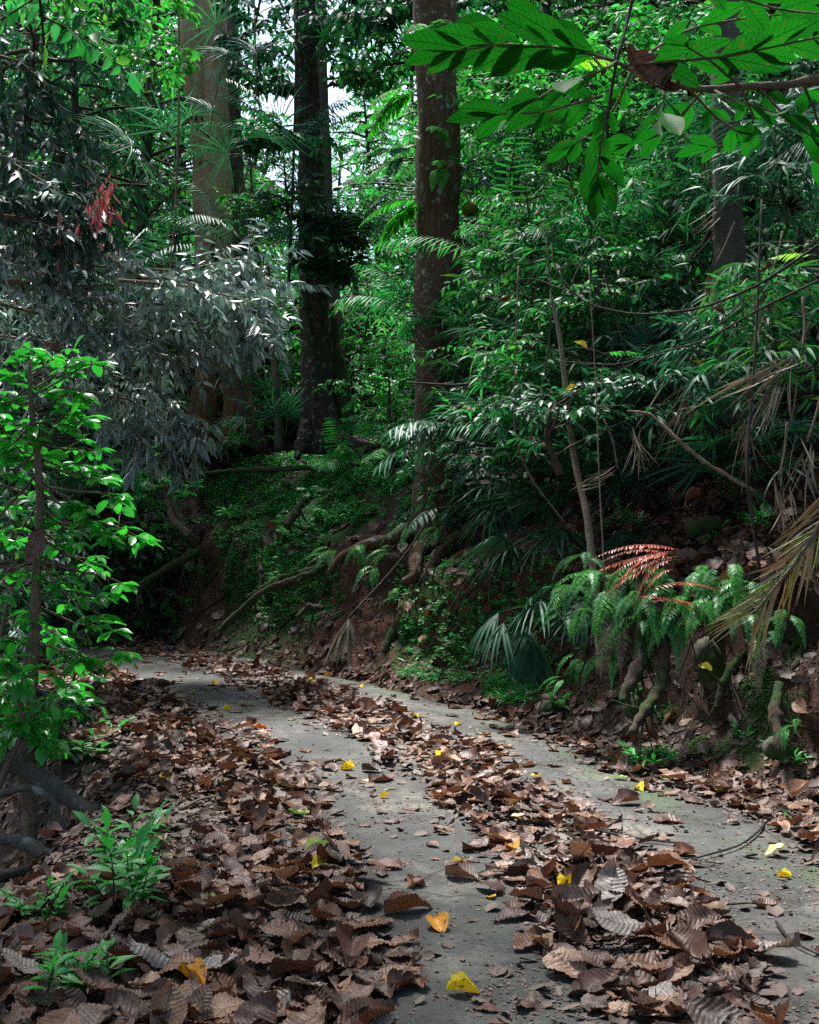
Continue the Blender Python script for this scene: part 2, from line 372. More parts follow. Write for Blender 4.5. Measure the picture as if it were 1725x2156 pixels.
def leaf_t(rows=3, peak=0.42, fold=0.25, arch=0.18, tip=0.02, wave=0.0, cols=2):
    t = np.linspace(0, 1, rows + 1)
    k = math.log(0.5) / math.log(peak)
    w = 0.5 * np.sin(np.pi * t ** k) ** 0.85
    w[0] = 0.03; w[-1] = tip
    xs = np.linspace(-1, 1, cols + 1)
    Xg = w[:, None] * xs; Yg = t[:, None] * np.ones_like(xs)
    Zf = fold * np.abs(xs) * w[:, None] * 1.3 + 0 * Xg                    # scales with the width
    Za = -arch * (t[:, None] ** 2) + wave * np.sin(t[:, None] * 14) * np.abs(xs)   # scales with the length
    V = np.stack([Xg, Yg, Zf, Za], -1).reshape(-1, 4)
    c = cols + 1
    i = np.arange(rows)[:, None] * c; j = np.arange(cols)[None]
    Fq = np.stack([i + j, i + j + 1, i + c + j + 1, i + c + j], -1).reshape(-1, 4)
    uv = np.stack([(0.5 + Xg).ravel(), Yg.ravel()], 1)
    return V, Fq, uv

TPL = {
    'lo': leaf_t(2, 0.45), 'mid': leaf_t(3, 0.42), 'hi': leaf_t(7, 0.5, 0.3, 0.22, wave=0.006),
    'obov': leaf_t(7, 0.6, 0.3, 0.25, wave=0.008), 'lance': leaf_t(4, 0.36, 0.2, 0.2), 'big': leaf_t(9, 0.55, 0.22, 0.12, tip=0.015, wave=0.01, cols=4),
    'strap': leaf_t(4, 0.35, 0.5, 0.3), 'straw': leaf_t(4, 0.4, 0.7, 0.12), 'strap2': leaf_t(3, 0.4, 0.4, 0.12), 'pinna': leaf_t(2, 0.25, 0.1, 0.1),
}

def leaves(mb, tpl, P, D, Nn, L, W):
    V, Fq, uv = TPL[tpl] if isinstance(tpl, str) else tpl
    P = np.asarray(P, float).reshape(-1, 3); n = len(P)
    if n == 0: return
    D = unit(D); Xv = unit(np.cross(D, Nn)); Zv = np.cross(Xv, D)
    L = np.broadcast_to(L, (n,)); W = np.broadcast_to(W, (n,))
    vv = (P[:, None] + Xv[:, None] * V[None, :, :1] * W[:, None, None]
          + D[:, None] * V[None, :, 1:2] * L[:, None, None] + Zv[:, None] * (V[None, :, 2:3] * W[:, None, None] + V[None, :, 3:4] * L[:, None, None]))
    ff = Fq[None] + (np.arange(n) * len(V))[:, None, None]
    mb.add(vv, ff, np.tile(uv, (n, 1)))

def curve(start, d, length, n, droop=0.0, wig=0.1, rng=RNG):
    """a wandering polyline; droop bends it down (negative: up)"""
    p = np.array(start, float); d = unit(d); out = [p.copy()]; st = length / n
    for i in range(n):
        d = unit(d + np.array([0, 0, -droop]) / n + rng.normal(0, wig, 3) / math.sqrt(n)); p = p + d * st; out.append(p.copy())
    return np.array(out)

def samp(poly, t):
    s = np.linspace(0, 1, len(poly)); P = np.stack([np.interp(t, s, poly[:, k]) for k in range(3)], -1)
    T = unit(np.gradient(poly, axis=0)); D = np.stack([np.interp(t, s, T[:, k]) for k in range(3)], -1)
    return P, unit(D)

def leaf_run(acc, poly, n, L, droop, rng, t0=0.12, spread=0.85, jit=0.35, up=0.55):
    """alternate leaves on a twig; appended to acc as (P, D, N, L)"""
    t = np.linspace(t0, 1, n); P, T = samp(poly, t)
    side = unit(np.cross(T, Z_ + 1e-3)); sg = np.where(np.arange(n) % 2, 1.0, -1.0)[:, None]
    D = T * 0.6 + side * sg * spread + rng.normal(0, jit, (n, 3)); D[-1] = T[-1]
    D[:, 2] -= droop
    Nn = np.array([0, 0, 1.0]) * up + unit(rng.normal(0, 1, (n, 3))) * (1 - up) + 0.25 * T
    acc.append((P, unit(D), Nn, L * rng.uniform(0.65, 1.15, n)))

def flush(mb, acc, tpl, ratio):
    if not acc: return
    P, D, Nn, L = (np.concatenate([a[k] for a in acc]) for k in range(4))
    leaves(mb, tpl, P, D, Nn, L, L * ratio)

def bough(wood, acc, poly, r0, nsub, sublen, nleaf, L, droop, rng, subdroop=0.3, t0=0.2, sides=5, sub_r=0.25, angle=0.9, spread=.85, jit=.35, up=.55):
    tube(wood, poly, [r0, r0 * 0.35], sides)
    for k in range(nsub):
        t = t0 + (1 - t0) * (k + rng.uniform(0.1, 0.9)) / nsub
        P, T = samp(poly, np.array([t])); P, T = P[0], T[0]
        sd = unit(np.cross(T, Z_ + rng.normal(0, .4, 3))) * (1 if k % 2 else -1)
        q = curve(P, T * 0.6 + sd * angle + rng.normal(0, 0.25, 3), sublen * rng.uniform(0.6, 1.2) * (1.15 - 0.5 * t), 5, subdroop, 0.25, rng)
        tube(wood, q, [r0 * sub_r, r0 * sub_r * 0.4], 4)
        leaf_run(acc, q, nleaf, L, droop, rng, spread=spread, jit=jit, up=up)
    leaf_run(acc, poly[len(poly) // 2:], max(3, nleaf // 2), L, droop, rng, spread=spread, jit=jit, up=up)

def frond(mb, rach, base, d, L, n, lfL, lfW, droop=0.8, lfdroop=0.3, ang=1.05, tpl='strap2', rng=RNG, r=0.006, t0=0.15, prof='fern', roll=0.0, wig=0.05, vee=0.0):
    """pinnate frond: curved midrib with leaflet pairs"""
    q = curve(base, d, L, 10, droop, wig, rng)
    tube(rach, q, [r, r * 0.25], 4)
    t = np.linspace(t0, 0.99, n); P, T = samp(q, t)
    u0 = unit(np.cross(unit(d), Z_)); side = unit(np.cross(T, np.cross(u0, T)))
    nrm = unit(np.cross(side, T))
    if roll: side, nrm = side * math.cos(roll) + nrm * math.sin(roll), nrm * math.cos(roll) - side * math.sin(roll)
    s = (t - t0) / (1 - t0)
    if prof == 'fern': pr = np.interp(s, [0, .12, .35, 1], [.55, .9, 1, .12])
    elif prof == 'palm': pr = np.interp(s, [0, .25, .7, 1], [.7, 1, .9, .4])
    else: pr = np.ones_like(s)
    for sg in (1, -1):
        a = ang * (1 - 0.35 * s)[:, None] + rng.normal(0, 0.07, (n, 1))
        D = T * np.cos(a) + side * sg * np.sin(a) - nrm * 0.1 + nrm * vee
        D = D + rng.normal(0, 0.06, (n, 3)); D[:, 2] -= lfdroop
        leaves(mb, tpl, P, D, nrm + rng.normal(0, .12, (n, 3)), lfL * pr * rng.uniform(.9, 1.05, n), lfW * (0.6 + 0.4 * pr))

def fan(mb, stalk, base, hub, L, n, rng, W=0.035, spread=2.2, nrm=None, droop=0.15, tpl='strap', r=0.006):
    """fan palm leaf: a stalk and straps radiating from its end"""
    base = np.asarray(base, float); hub = np.asarray(hub, float)
    mid = (base + hub) / 2 + np.array([0, 0, 0.12 * np.linalg.norm(hub - base)])
    tube(stalk, np.array([base, mid, hub]), [r * 1.2, r * 0.7], 5, seg=6)
    d = unit(hub - mid); nn = nrm if nrm is not None else Z_ * 0.8 + rng.normal(0, .3, 3)
    sx = unit(np.cross(d, nn)); nv = np.cross(sx, d)
    a = np.linspace(-spread, spread, n) + rng.normal(0, .05, n)
    D = np.cos(a)[:, None] * d + np.sin(a)[:, None] * sx + nv * 0.12
    D[:, 2] -= droop
    Nn = nv + np.sin(a)[:, None] * 0.1 * d + rng.normal(0, .1, (n, 3))
    leaves(mb, tpl, np.tile(hub, (n, 1)), D, Nn, L * (0.75 + 0.25 * np.cos(a * 0.6)) * rng.uniform(.85, 1.05, n), W)
# ---------------------------------------------------------------- the ground, the bank and the path
YS = np.array([-30, 2, 4.6, 6.5, 8.7, 11.1, 13.4, 16, 19, 22, 25, 40.])
XL_ = np.array([.4, .05, -.1, -.3, -.8, -1.95, -2.9, -4.4, -6.5, -9.5, -13, -30])      # left pile ends
C1_ = np.array([.6, .6, .56, .35, -.35, -1.2, -2.1, -3.5, -5.4, -8.3, -12, -29])       # middle pile starts
C2_ = np.array([1.3, 1.3, 1.27, 1.13, .6, -.2, -1.1, -2.6, -4.6, -7.6, -11.3, -28])    # middle pile ends
XR_ = np.array([2.8, 2.6, 2.2, 1.65, 1.16, .55, -.65, -2.1, -4.2, -7.2, -11, -27.5])   # right pile starts
XT_ = np.array([3.2, 3.1, 2.8, 2.45, 1.6, .75, -.5, -1.9, -4.0, -7.0, -10.7, -27])     # toe of the bank
XE_ = np.array([-.7, -.6, -.6, -.75, -1.15, -2.3, -3.4, -5.2, -7.6, -10.9, -14.5, -31]) # left edge of the concrete
XC_ = np.array([-1.6, -1.5, -1.5, -1.55, -2.0, -3.5, -5.4, -7.5, -10.5, -14, -18, -36]) # the left verge falls away
_fy = np.linspace(-30, 40, 1401)
def _sm(v):
    g = np.interp(_fy, YS, v)
    k = np.ones(31) / 31
    e = np.r_[np.full(15, g[0]), g, np.full(15, g[-1])]
    return np.convolve(np.convolve(e, k, 'same'), k, 'same')[15:-15]
TAB = {k: _sm(v) for k, v in dict(L=XL_, c1=C1_, c2=C2_, R=XR_, T=XT_, E=XE_, C=XC_).items()}
def E(k, y): return np.interp(y, _fy, TAB[k])
_dT = np.gradient(TAB['T'], _fy)
def uphill(x, y):
    return (x - E('T', y)) / np.sqrt(1 + np.interp(y, _fy, _dT) ** 2)
def down(x, y):
    return (E('C', y) - x) / np.sqrt(1 + np.interp(y, _fy, _dT) ** 2)

def gz(x, y):
    x = np.asarray(x, float); y = np.asarray(y, float)
    p = np.stack([x, y, 0 * x], -1)
    s = uphill(x, y) + 0.22 * noise(p, 0.9, 3)
    Bh = np.interp(y, [4, 8, 14, 19, 24], [1.35, 1.45, 1.5, 2.1, 2.3])
    pr = np.interp(s, [-0.1, .15, .45, .65, .95, 1.35, 2.2, 3.5, 6, 12, 30, 200], [0, .06, .22, .45, .86, 1.0, 1.3, 1.55, 1.8, 2.1, 2.6, 3.5])
    z = Bh * pr
    right = np.clip((x - 1.5) / 4, 0, 1) * np.interp(s, [2, 12, 30], [0, 4.5, 7])
    z = z + right
    dl = down(x, y) + 0.15 * noise(p, 1.1, 9)
    z = z - np.interp(dl, [0, .2, .75, 2, 4, 12, 60], [0, .1, .75, 1.3, 1.8, 2.6, 3.5]) * np.interp(y, [3, 6, 14, 22], [.75, 1, 1, .6])
    onroad = (x > E('E', y)) & (x < E('T', y) - .1)
    amp = np.where(onroad, 0.0, 1.0)
    z = z + amp * (0.05 * np.clip(s * 3, 0, 1) + 0.03) * fbm(p, 2.2, 3, 5) + np.clip(s, 0, 6) * 0.06 * noise(p, 0.7, 21)
    edge = np.clip((x - E('R', y)) / 0.5, 0, 1) * 0.05 + np.clip((E('L', y) - x) / 0.8, 0, 1) * 0.05
    return z + edge * (1 - 0.0)

def axis(parts):
    return np.unique(np.concatenate([np.arange(a, b, s) for a, b, s in parts] + [np.array([parts[-1][1]])]).round(4))
gx = axis([(-320, -60, 40), (-60, -16, 2), (-16, -5, .25), (-5, 5, .065), (5, 9, .14), (9, 20, .6), (20, 60, 3), (60, 320, 40)])
gy = axis([(-320, -40, 40), (-40, 0, 2), (0, 2.4, .3), (2.4, 22, .065), (22, 32, .25), (32, 60, 2), (60, 320, 40)])
GX, GY = np.meshgrid(gx, gy)
GZ = gz(GX, GY)
PG = np.stack([GX, GY, GZ], -1)
SG = uphill(GX, GY)
face = np.exp(-((SG - 0.75) / 0.42) ** 2) * ((GY > 2) & (GY < 26))
nv = fbm(PG * np.array([1, 1, 1.6]), 2.6, 4, 31); nv2 = fbm(PG, 0.9, 2, 77)
al = np.interp(GY, _fy, _dT); nx, ny = 1 / np.sqrt(1 + al ** 2), -al / np.sqrt(1 + al ** 2)
push = face * (0.16 * nv + 0.16 * nv2 - 0.22 * np.clip((GZ - 0.9) / 0.6, 0, 1))
PG[..., 0] += nx * push; PG[..., 1] += ny * push
PG[..., 2] += face * 0.05 * fbm(PG, 5, 3, 8)
nr, nc = GX.shape
idx = np.arange(nr * nc).reshape(nr, nc)
FQ = np.stack([idx[:-1, :-1], idx[:-1, 1:], idx[1:, 1:], idx[1:, :-1]], -1).reshape(-1, 4)
gm_ = MB(); gm_.add(PG, FQ, np.zeros((nr * nc, 2)))
ground = solo('ground', gm_, M['soil'], kind='structure')
def blob0(cx, cy, rx, ry): return np.exp(-(((GX - cx) / rx) ** 2 + ((GY - cy) / ry) ** 2))
red = np.clip(np.exp(-((SG - 0.55) / 0.55) ** 2) * 1.2 * (GY > 10.5), 0, 1) * (0.55 + 0.45 * noise(PG, .8, 4))
red = red + 0.5 * blob0(-3.3, 15.5, 1.6, 1.6) + 0.35 * np.exp(-((SG - .5) / .5) ** 2) * (GY <= 10.5) + 0.45 * np.exp(-(((GX + 1.45) / .5) ** 2 + ((GY - 6.3) / 1.0) ** 2))
grn = np.zeros_like(GX)
def blob(cx, cy, rx, ry): return np.exp(-(((GX - cx) / rx) ** 2 + ((GY - cy) / ry) ** 2))
for c in ((-1.6, 17.5, 1.6, 2.2), (0.35, 13.6, .55, .45), (2.2, 7.9, .4, .3), (2.9, 7.2, .35, .35)): grn += blob(*c)
ca = ground.data.color_attributes.new('zones', 'FLOAT_COLOR', 'POINT')
ca.data.foreach_set('color', np.stack([np.clip(red, 0, 1), np.clip(grn, 0, 1), 0 * red, 0 * red + 1], -1).astype(np.float32).ravel())
_tri = np.concatenate([FQ[:, [0, 1, 2]], FQ[:, [0, 2, 3]]])
BVH = BVHTree.FromPolygons([Vector(v) for v in PG.reshape(-1, 3)], _tri.tolist())
def hit(x, y):
    """the ground under (x, y): position and normal"""
    h = BVH.ray_cast(Vector((float(x), float(y), 60.0)), Vector((0, 0, -1)))
    if h[0] is None: return np.array([x, y, float(gz(x, y))]), np.array([0, 0, 1.0])
    return np.array(h[0]), np.array(h[1])
def on_ground(px, py, dmax=60):
    """the point of ground seen at a photo position"""
    r = unit(at(px, py, 1.0) - CAM)
    h = BVH.ray_cast(Vector(CAM), Vector(r))
    return (np.array(h[0]), np.array(h[1])) if h[0] is not None else (at(px, py, 20), np.array([0, 0, 1.0]))

# the path: a sheet a little above the ground, ragged at both edges
py_ = np.arange(-12, 27, .08)
U = np.linspace(0, 1, 60)
xe = E('E', py_) + 0.12 * noise(np.stack([py_ * 2, py_ * 0, py_ * 0], -1), 1, 2)
xt = E('T', py_) - 0.12 + 0.1 * noise(np.stack([py_ * 2, py_ * 0, py_ * 0], -1), 1, 5)
PX = xe[:, None] + (xt - xe)[:, None] * U; PY = py_[:, None] + 0 * PX
pz = 0.052 * np.clip(np.minimum(PX - xe[:, None], xt[:, None] - PX) / 0.12, 0, 1) + 0.012 * noise(np.stack([PX, PY, 0 * PX], -1), 1.2, 4)
PP = np.stack([PX, PY, pz + 0.012], -1)
i_ = np.arange(PP.shape[0] * PP.shape[1]).reshape(PP.shape[:2])
fq = np.stack([i_[:-1, :-1], i_[:-1, 1:], i_[1:, 1:], i_[1:, :-1]], -1).reshape(-1, 4)
pm = MB(); pm.add(PP, fq)
path = solo('path', pm, M['concrete'], kind='structure')
# moss where feet never fall, dirt under the piles
def pile(x, y): # 0..1 how much the wind piles leaves here
    nn = 0.12 * noise(np.stack([x, y, 0 * x], -1), 1.6, 12)
    a = np.clip((E('L', y) - x + nn) / 0.35 + .3, 0, 1)
    m1, m2 = E('c1', y), E('c2', y)
    n2 = noise(np.stack([x, y * .8, 0 * x + 5], -1), 1.1, 19)
    b_ = np.clip(np.minimum(x - m1, m2 - x) / 0.22 + .5 + nn * 6 + n2 * .9, 0, 1)
    c = np.clip((x - E('R', y) + nn) / 0.3 + .3, 0, 1)
    return a, b_, c
a, b_, c = pile(PX, PY)
gg = 0.9 * np.exp(-((PX - E('R', PY) + .1) / .25) ** 2) + 0.5 * np.exp(-((PX - E('c1', PY) + .1) / .2) ** 2)
ca = path.data.color_attributes.new('zones', 'FLOAT_COLOR', 'POINT')
ca.data.foreach_set('color', np.stack([np.clip(np.maximum(a, c) * .8 + b_ * .35, 0, 1), np.clip(gg, 0, 1), 0 * a, 0 * a + 1], -1).astype(np.float32).ravel())
def top(x, y):
    """walking surface: path where there is one"""
    p, n = hit(x, y)
    xe_, xt_ = E('E', y), E('T', y) - .15
    if xe_ < x < xt_ and y < 26:
        z = 0.064 + 0.012 * float(noise(np.array([x, y, 0.0]), 1.2, 4))
        e = min(x - xe_, xt_ - x)
        if e > .1 and z > p[2]: return np.array([x, y, z]), np.array([0, 0, 1.0])
    return p, n

# ---------------------------------------------------------------- fallen leaves
def dead_leaf(seed, rows, cols, ribs=12):
    r = np.random.default_rng(seed)
    t = np.linspace(0, 1, rows + 1); u = np.linspace(-1, 1, cols + 1)
    T, Ug = np.meshgrid(t, u, indexing='ij')
    pk = r.uniform(.5, .6); k = math.log(.5) / math.log(pk)
    w = r.uniform(.25, .33) * np.sin(np.pi * T ** k) ** .72 + .006
    w = w * (1 + 0.014 * np.abs(np.sin(T * ribs * math.pi)))              # scalloped rim
    w = w * (1 - 0.3 * np.clip(fbm(np.stack([T, Ug * .2 + seed, 0 * T], -1), 6, 2, seed) - .2, 0, 1))
    if seed % 4 == 1: w = w * np.where(T > r.uniform(.6, .8) + .12 * np.sin(Ug * 7 + seed), .12, 1)      # broken tip
    if seed % 6 == 2: w = np.where(Ug > 0, w * (.25 + .2 * np.abs(np.sin(T * 17))), w)                     # one side torn away
    x = Ug * w; y = T.copy()
    ax = np.abs(x)
    z = r.uniform(.010, .019) * np.cos(2 * math.pi * ribs * (T - .5 * ax)) * np.clip(np.abs(Ug) * 2.2, 0, 1)
    z = z + r.choice([.3, .5, -.2, .15, .6]) * (.35 if seed % 5 < 2 else 1) * ax            # folded along the midrib
    z = z + 0.05 * fbm(np.stack([x, y, 0 * x + seed], -1), 3.0, 2, seed)
    # roll the sides
    kx = (r.uniform(.3, 1.2) if seed % 5 < 2 else r.uniform(.6, 3.8)) * r.choice([1, 1, 1, -1]); a = kx * x
    xs = np.where(np.abs(kx) > .01, np.sin(a) / kx, x); z = z + (1 - np.cos(a)) / kx
    # arch along the length
    flat = seed % 5 < 2; kx_ = 1
    ky = (r.uniform(.1, .6) if flat else r.uniform(.2, 1.7)) * r.choice([1, -1]); q = ky * (y - .5)
    ys = np.sin(q) / ky; zs = (1 - np.cos(q)) / ky
    yn = ys - z * np.sin(q); zn = zs + z * np.cos(q)
    # one corner flips up
    cf = np.clip((T - .55) * 2, 0, 1) * np.clip(Ug * r.choice([1, -1]), 0, 1); zn = zn + cf ** 2 * r.uniform(0, .3)
    V = np.stack([xs, yn, zn], -1).reshape(-1, 3)
    c = cols + 1
    i = np.arange(rows)[:, None] * c; j = np.arange(cols)[None]
    Fq = np.stack([i + j, i + j + 1, i + c + j + 1, i + c + j], -1).reshape(-1, 4)
    uv = np.stack([(0.5 + Ug * w).ravel(), T.ravel()], 1)
    # stalk: a thin strip of quads behind the base
    return V, Fq, uv
NV = 24
HI = [dead_leaf(100 + k, 48, 10) for k in range(NV)]
LO = [dead_leaf(100 + k, 28, 6, 9) for k in range(NV)]
def rotm(n, tilt, rz, ta):
    """rotation: spin rz about the normal, tilt about a random horizontal axis"""
    n = unit(n); a = unit(np.cross(n, [0.1, 1, 0.05])); b = np.cross(n, a)
    x = a * math.cos(rz) + b * math.sin(rz); y = -a * math.sin(rz) + b * math.cos(rz)
    k = math.cos(ta) * x + math.sin(ta) * y
    R = np.stack([x, y, n], 1)
    K = np.array([[0, -k[2], k[1]], [k[2], 0, -k[0]], [-k[1], k[0], 0]])
    return (np.eye(3) + math.sin(tilt) * K + (1 - math.cos(tilt)) * K @ K) @ R

spots = []     # x, y, z, n, size, R, variant, zone
rg = np.random.default_rng(21)
def try_leaf(x, y, size, tiltmax, lift, zone):
    p, n = top(x, y)
    k = int(rg.integers(NV)); R = rotm(n, rg.uniform(0, tiltmax), rg.uniform(0, 6.283), rg.uniform(0, 6.283))
    V = LO[k][0] * size @ R.T
    low = (V @ n).min()
    pos = p - n * low * 0.92 + n * lift
    spots.append((pos, R, size, k, zone))
def dens(y): return 1.0
nleaf = 0
while nleaf < 6600:
    # more samples near the camera, where the picture shows more ground per metre
    y = 3.2 + 17 * rg.random() ** 1.25
    x = rg.uniform(E('C', y) - 1.6, E('T', y) + 0.7)
    if abs(x) > y * .37 + .4: continue
    a, b_, c = (float(v) for v in pile(np.array(x), np.array(y)))
    if x < E('L', y) + .1: pr, zone = a * (.95 if x < E('L', y) - .15 else .8), 'left'
    elif x > E('R', y) - .15: pr, zone = c * .9, 'right'
    elif E('c1', y) - .25 < x < E('c2', y) + .25: pr, zone = b_ * .8, 'middle'
    else: pr, zone = 0, 'bare'
    pr = max(pr, 0.06)
    if zone == 'left':
        dd = np.hypot((x + 1.45) / .45, (y - 6.4) / 1.0)
        if dd < 1: pr *= .12
    if down(x, y) > .15 and y > 4.6: pr *= .3
    if uphill(x, y) > .1: pr *= .16; zone = 'bank'
    pr *= .55 + .6 * min(1, max(0, .5 + 1.3 * float(noise(np.array([x, y, 3.0]), 1.5, 41))))
    if rg.random() > pr: continue
    pl = max(a, b_, c)
    big_ = rg.random()
    size = (rg.uniform(.115, .205) if big_ < .62 else rg.uniform(.04, .12)) * (1.16 if y < 5.6 else 1)
    try_leaf(x, y, size, .12 + .95 * pl * rg.random() ** 1.7, rg.uniform(0, .05) * pl, zone); nleaf += 1
# litter on the slope above the ferns and on the bank tops
for _ in range(1300):
    if rg.random() < .6: px, py = rg.uniform(1180, 1740), rg.uniform(960, 1250)
    else: px, py = rg.uniform(230, 1100), rg.uniform(960, 1430)
    p, n = on_ground(px, py)
    if p[1] > 26 or uphill(p[0], p[1]) < .1: continue
    if px < 1100 and rg.random() < .6: continue
    try_leaf(p[0], p[1], rg.uniform(.12, .27), .7, rg.uniform(0, .06), 'slope')

def seen(p):
    v = p - CAM; d = v @ FWD
    return d > 1 and abs(v[0] / d * F) < 880 and abs((v @ UPV) / d * F) < 1090
spots.sort(key=lambda s: -(s[2] / np.linalg.norm(s[0] - CAM)) if seen(s[0]) else 0)
HM = []
for k in range(NV):
    mb = MB(); mb.add(*HI[k]); me = mb.mesh('fallen_leaf'); me.materials.append(M['brown']); HM.append(me)
    
HG = []
for k in range(6):
    me = HM[k].copy(); me.materials.clear(); me.materials.append(M['greyleaf']); HG.append(me)
ZL = {
    'left': ('large ribbed brown leaf in the deep litter along the left edge of the path', 'brown leaves piled along the left edge'),
    'middle': ('curled brown leaf in the windrow running down the middle of the concrete path', 'brown leaves in the middle windrow'),
    'right': ('brown curled leaf gathered at the right edge of the path below the bank', 'brown leaves gathered at the right edge'),
    'bare': ('lone brown leaf lying on the bare grey wheel track of the path', 'stray brown leaves on the bare concrete'),
    'bank': ('brown leaf lodged on the crumbling soil at the foot of the bank', 'brown leaves on the foot of the bank'),
    'slope': ('brown leaf lying on the slope above the bank', 'brown leaves on the slope above the bank'),
}
rest = MB(); NI = 285
from mathutils import Matrix
for q, (pos, R, size, k, zone) in enumerate(spots):
    if q < NI:
        grey = rg.random() < .07
        o = bpy.data.objects.new('fallen_leaf', HG[k % 6] if grey else HM[k]); COL.objects.link(o)
        if grey: R = R
        m4 = Matrix([list(R[0] * size) + [pos[0]], list(R[1] * size) + [pos[1]], list(R[2] * size) + [pos[2]], [0, 0, 0, 1]])
        o.matrix_world = m4
        lb, gp = ZL[zone]
        if grey: lb, gp = lb.replace('brown', 'grey'), gp.replace('brown', 'bleached grey')
        o['label'] = lb; o['category'] = 'leaf'; o['group'] = gp
    else:
        d = np.linalg.norm(pos - CAM)
        V, Fq, uv = LO[k]
        rest.add(V * size @ R.T + pos, Fq, uv)
solo('leaf_litter', rest, M['brown_i'], 'thick brown litter of smaller and farther dead leaves over path edge and slope', 'leaf litter', kind='stuff')

# crumbs: flakes, chips and torn bits between the leaves
NF = 90000
fy = 3.3 + 15 * RNG.random(NF) ** 1.7; fx = RNG.uniform(-1, 1, NF) * (fy * .37 + .3)
a, b_, c = pile(fx, fy)
bare = np.exp(-(((fx + 1.45) / .5) ** 2 + ((fy - 6.4) / 1.0) ** 2))
cr = noise(np.stack([fx, fy, 0 * fx], -1), 2.2, 3)
keep = RNG.random(NF) < np.maximum.reduce([a, b_ * .9, c, .12 + .5 * np.clip(cr * 2.2, 0, 1)])
keep &= (fx > E('C', fy) - 1.8) & (fx < E('T', fy) + 1.0)
fx, fy = fx[keep], fy[keep]
TN = [top(x, y) for x, y in zip(fx, fy)]
FP = np.array([t[0] for t in TN]); FN = np.array([t[1] for t in TN])
k = len(fx)
D = unit(np.cross(FN, RNG.normal(0, 1, (k, 3)))) + FN * RNG.normal(.03, .07, (k, 1))
fl = MB(); Ls = np.where(RNG.random(k) < np.where(np.maximum.reduce([a[keep], b_[keep], c[keep]]) > .4, .4, .06), RNG.uniform(.02, .08, k), RNG.uniform(.003, .017, k))
TPL['flake'] = leaf_t(3, .5, .3, -.1, tip=.25, wave=.04)
leaves(fl, 'flake', FP + FN * 0.002, D, FN + RNG.normal(0, .25, (k, 3)), Ls + .004, Ls * RNG.uniform(.2, 1.0, k) + .003)
solo('litter_crumbs', fl, M['flake'], 'dark crumbs and torn bits of dead leaf strewn between the big leaves', 'leaf crumbs', kind='stuff')
# clods and grains on the bare soil of the verge and the bank foot
NG = 9000
gx_ = []; 
for _ in range(NG):
    if RNG.random() < .45: y = RNG.uniform(5, 8); x = -1.45 + RNG.normal(0, .4)
    else: y = RNG.uniform(5.5, 17); x = E('T', y) + RNG.uniform(-.15, 1.0)
    gx_.append((x, y))
cl = MB()
cube = np.array([[-1, -1, -1], [1, -1, -1], [1, 1, -1], [-1, 1, -1], [-1, -1, 1], [1, -1, 1], [1, 1, 1], [-1, 1, 1]]) * .5
cf_ = np.array([[0, 3, 2, 1], [4, 5, 6, 7], [0, 1, 5, 4], [1, 2, 6, 5], [2, 3, 7, 6], [3, 0, 4, 7]])
for x, y in gx_:
    p, n = hit(x, y); s = RNG.uniform(.006, .02) * (2.2 if RNG.random() < .06 else 1)
    cl.add((cube * RNG.uniform(.5, 1.2, (8, 3)) * s * RNG.uniform(.6, 1.3, 3)) + p + n * s * .2, cf_)
m_cl, nt, N, L, b = nodes_of('soil_clods')
g = N.new('ShaderNodeNewGeometry')
L.new(ramp(nt, g.outputs['Random Per Island'], [(0, (.03, .02, .014)), (.6, (.075, .042, .028)), (.93, (.13, .08, .05)), (1, (.3, .24, .18))]), b.inputs['Base Color'])
b.inputs['Roughness'].default_value = .9
solo('soil_clods', cl, m_cl, 'loose dark soil clods on the bare verge and at the foot of the bank', 'soil', kind='stuff')

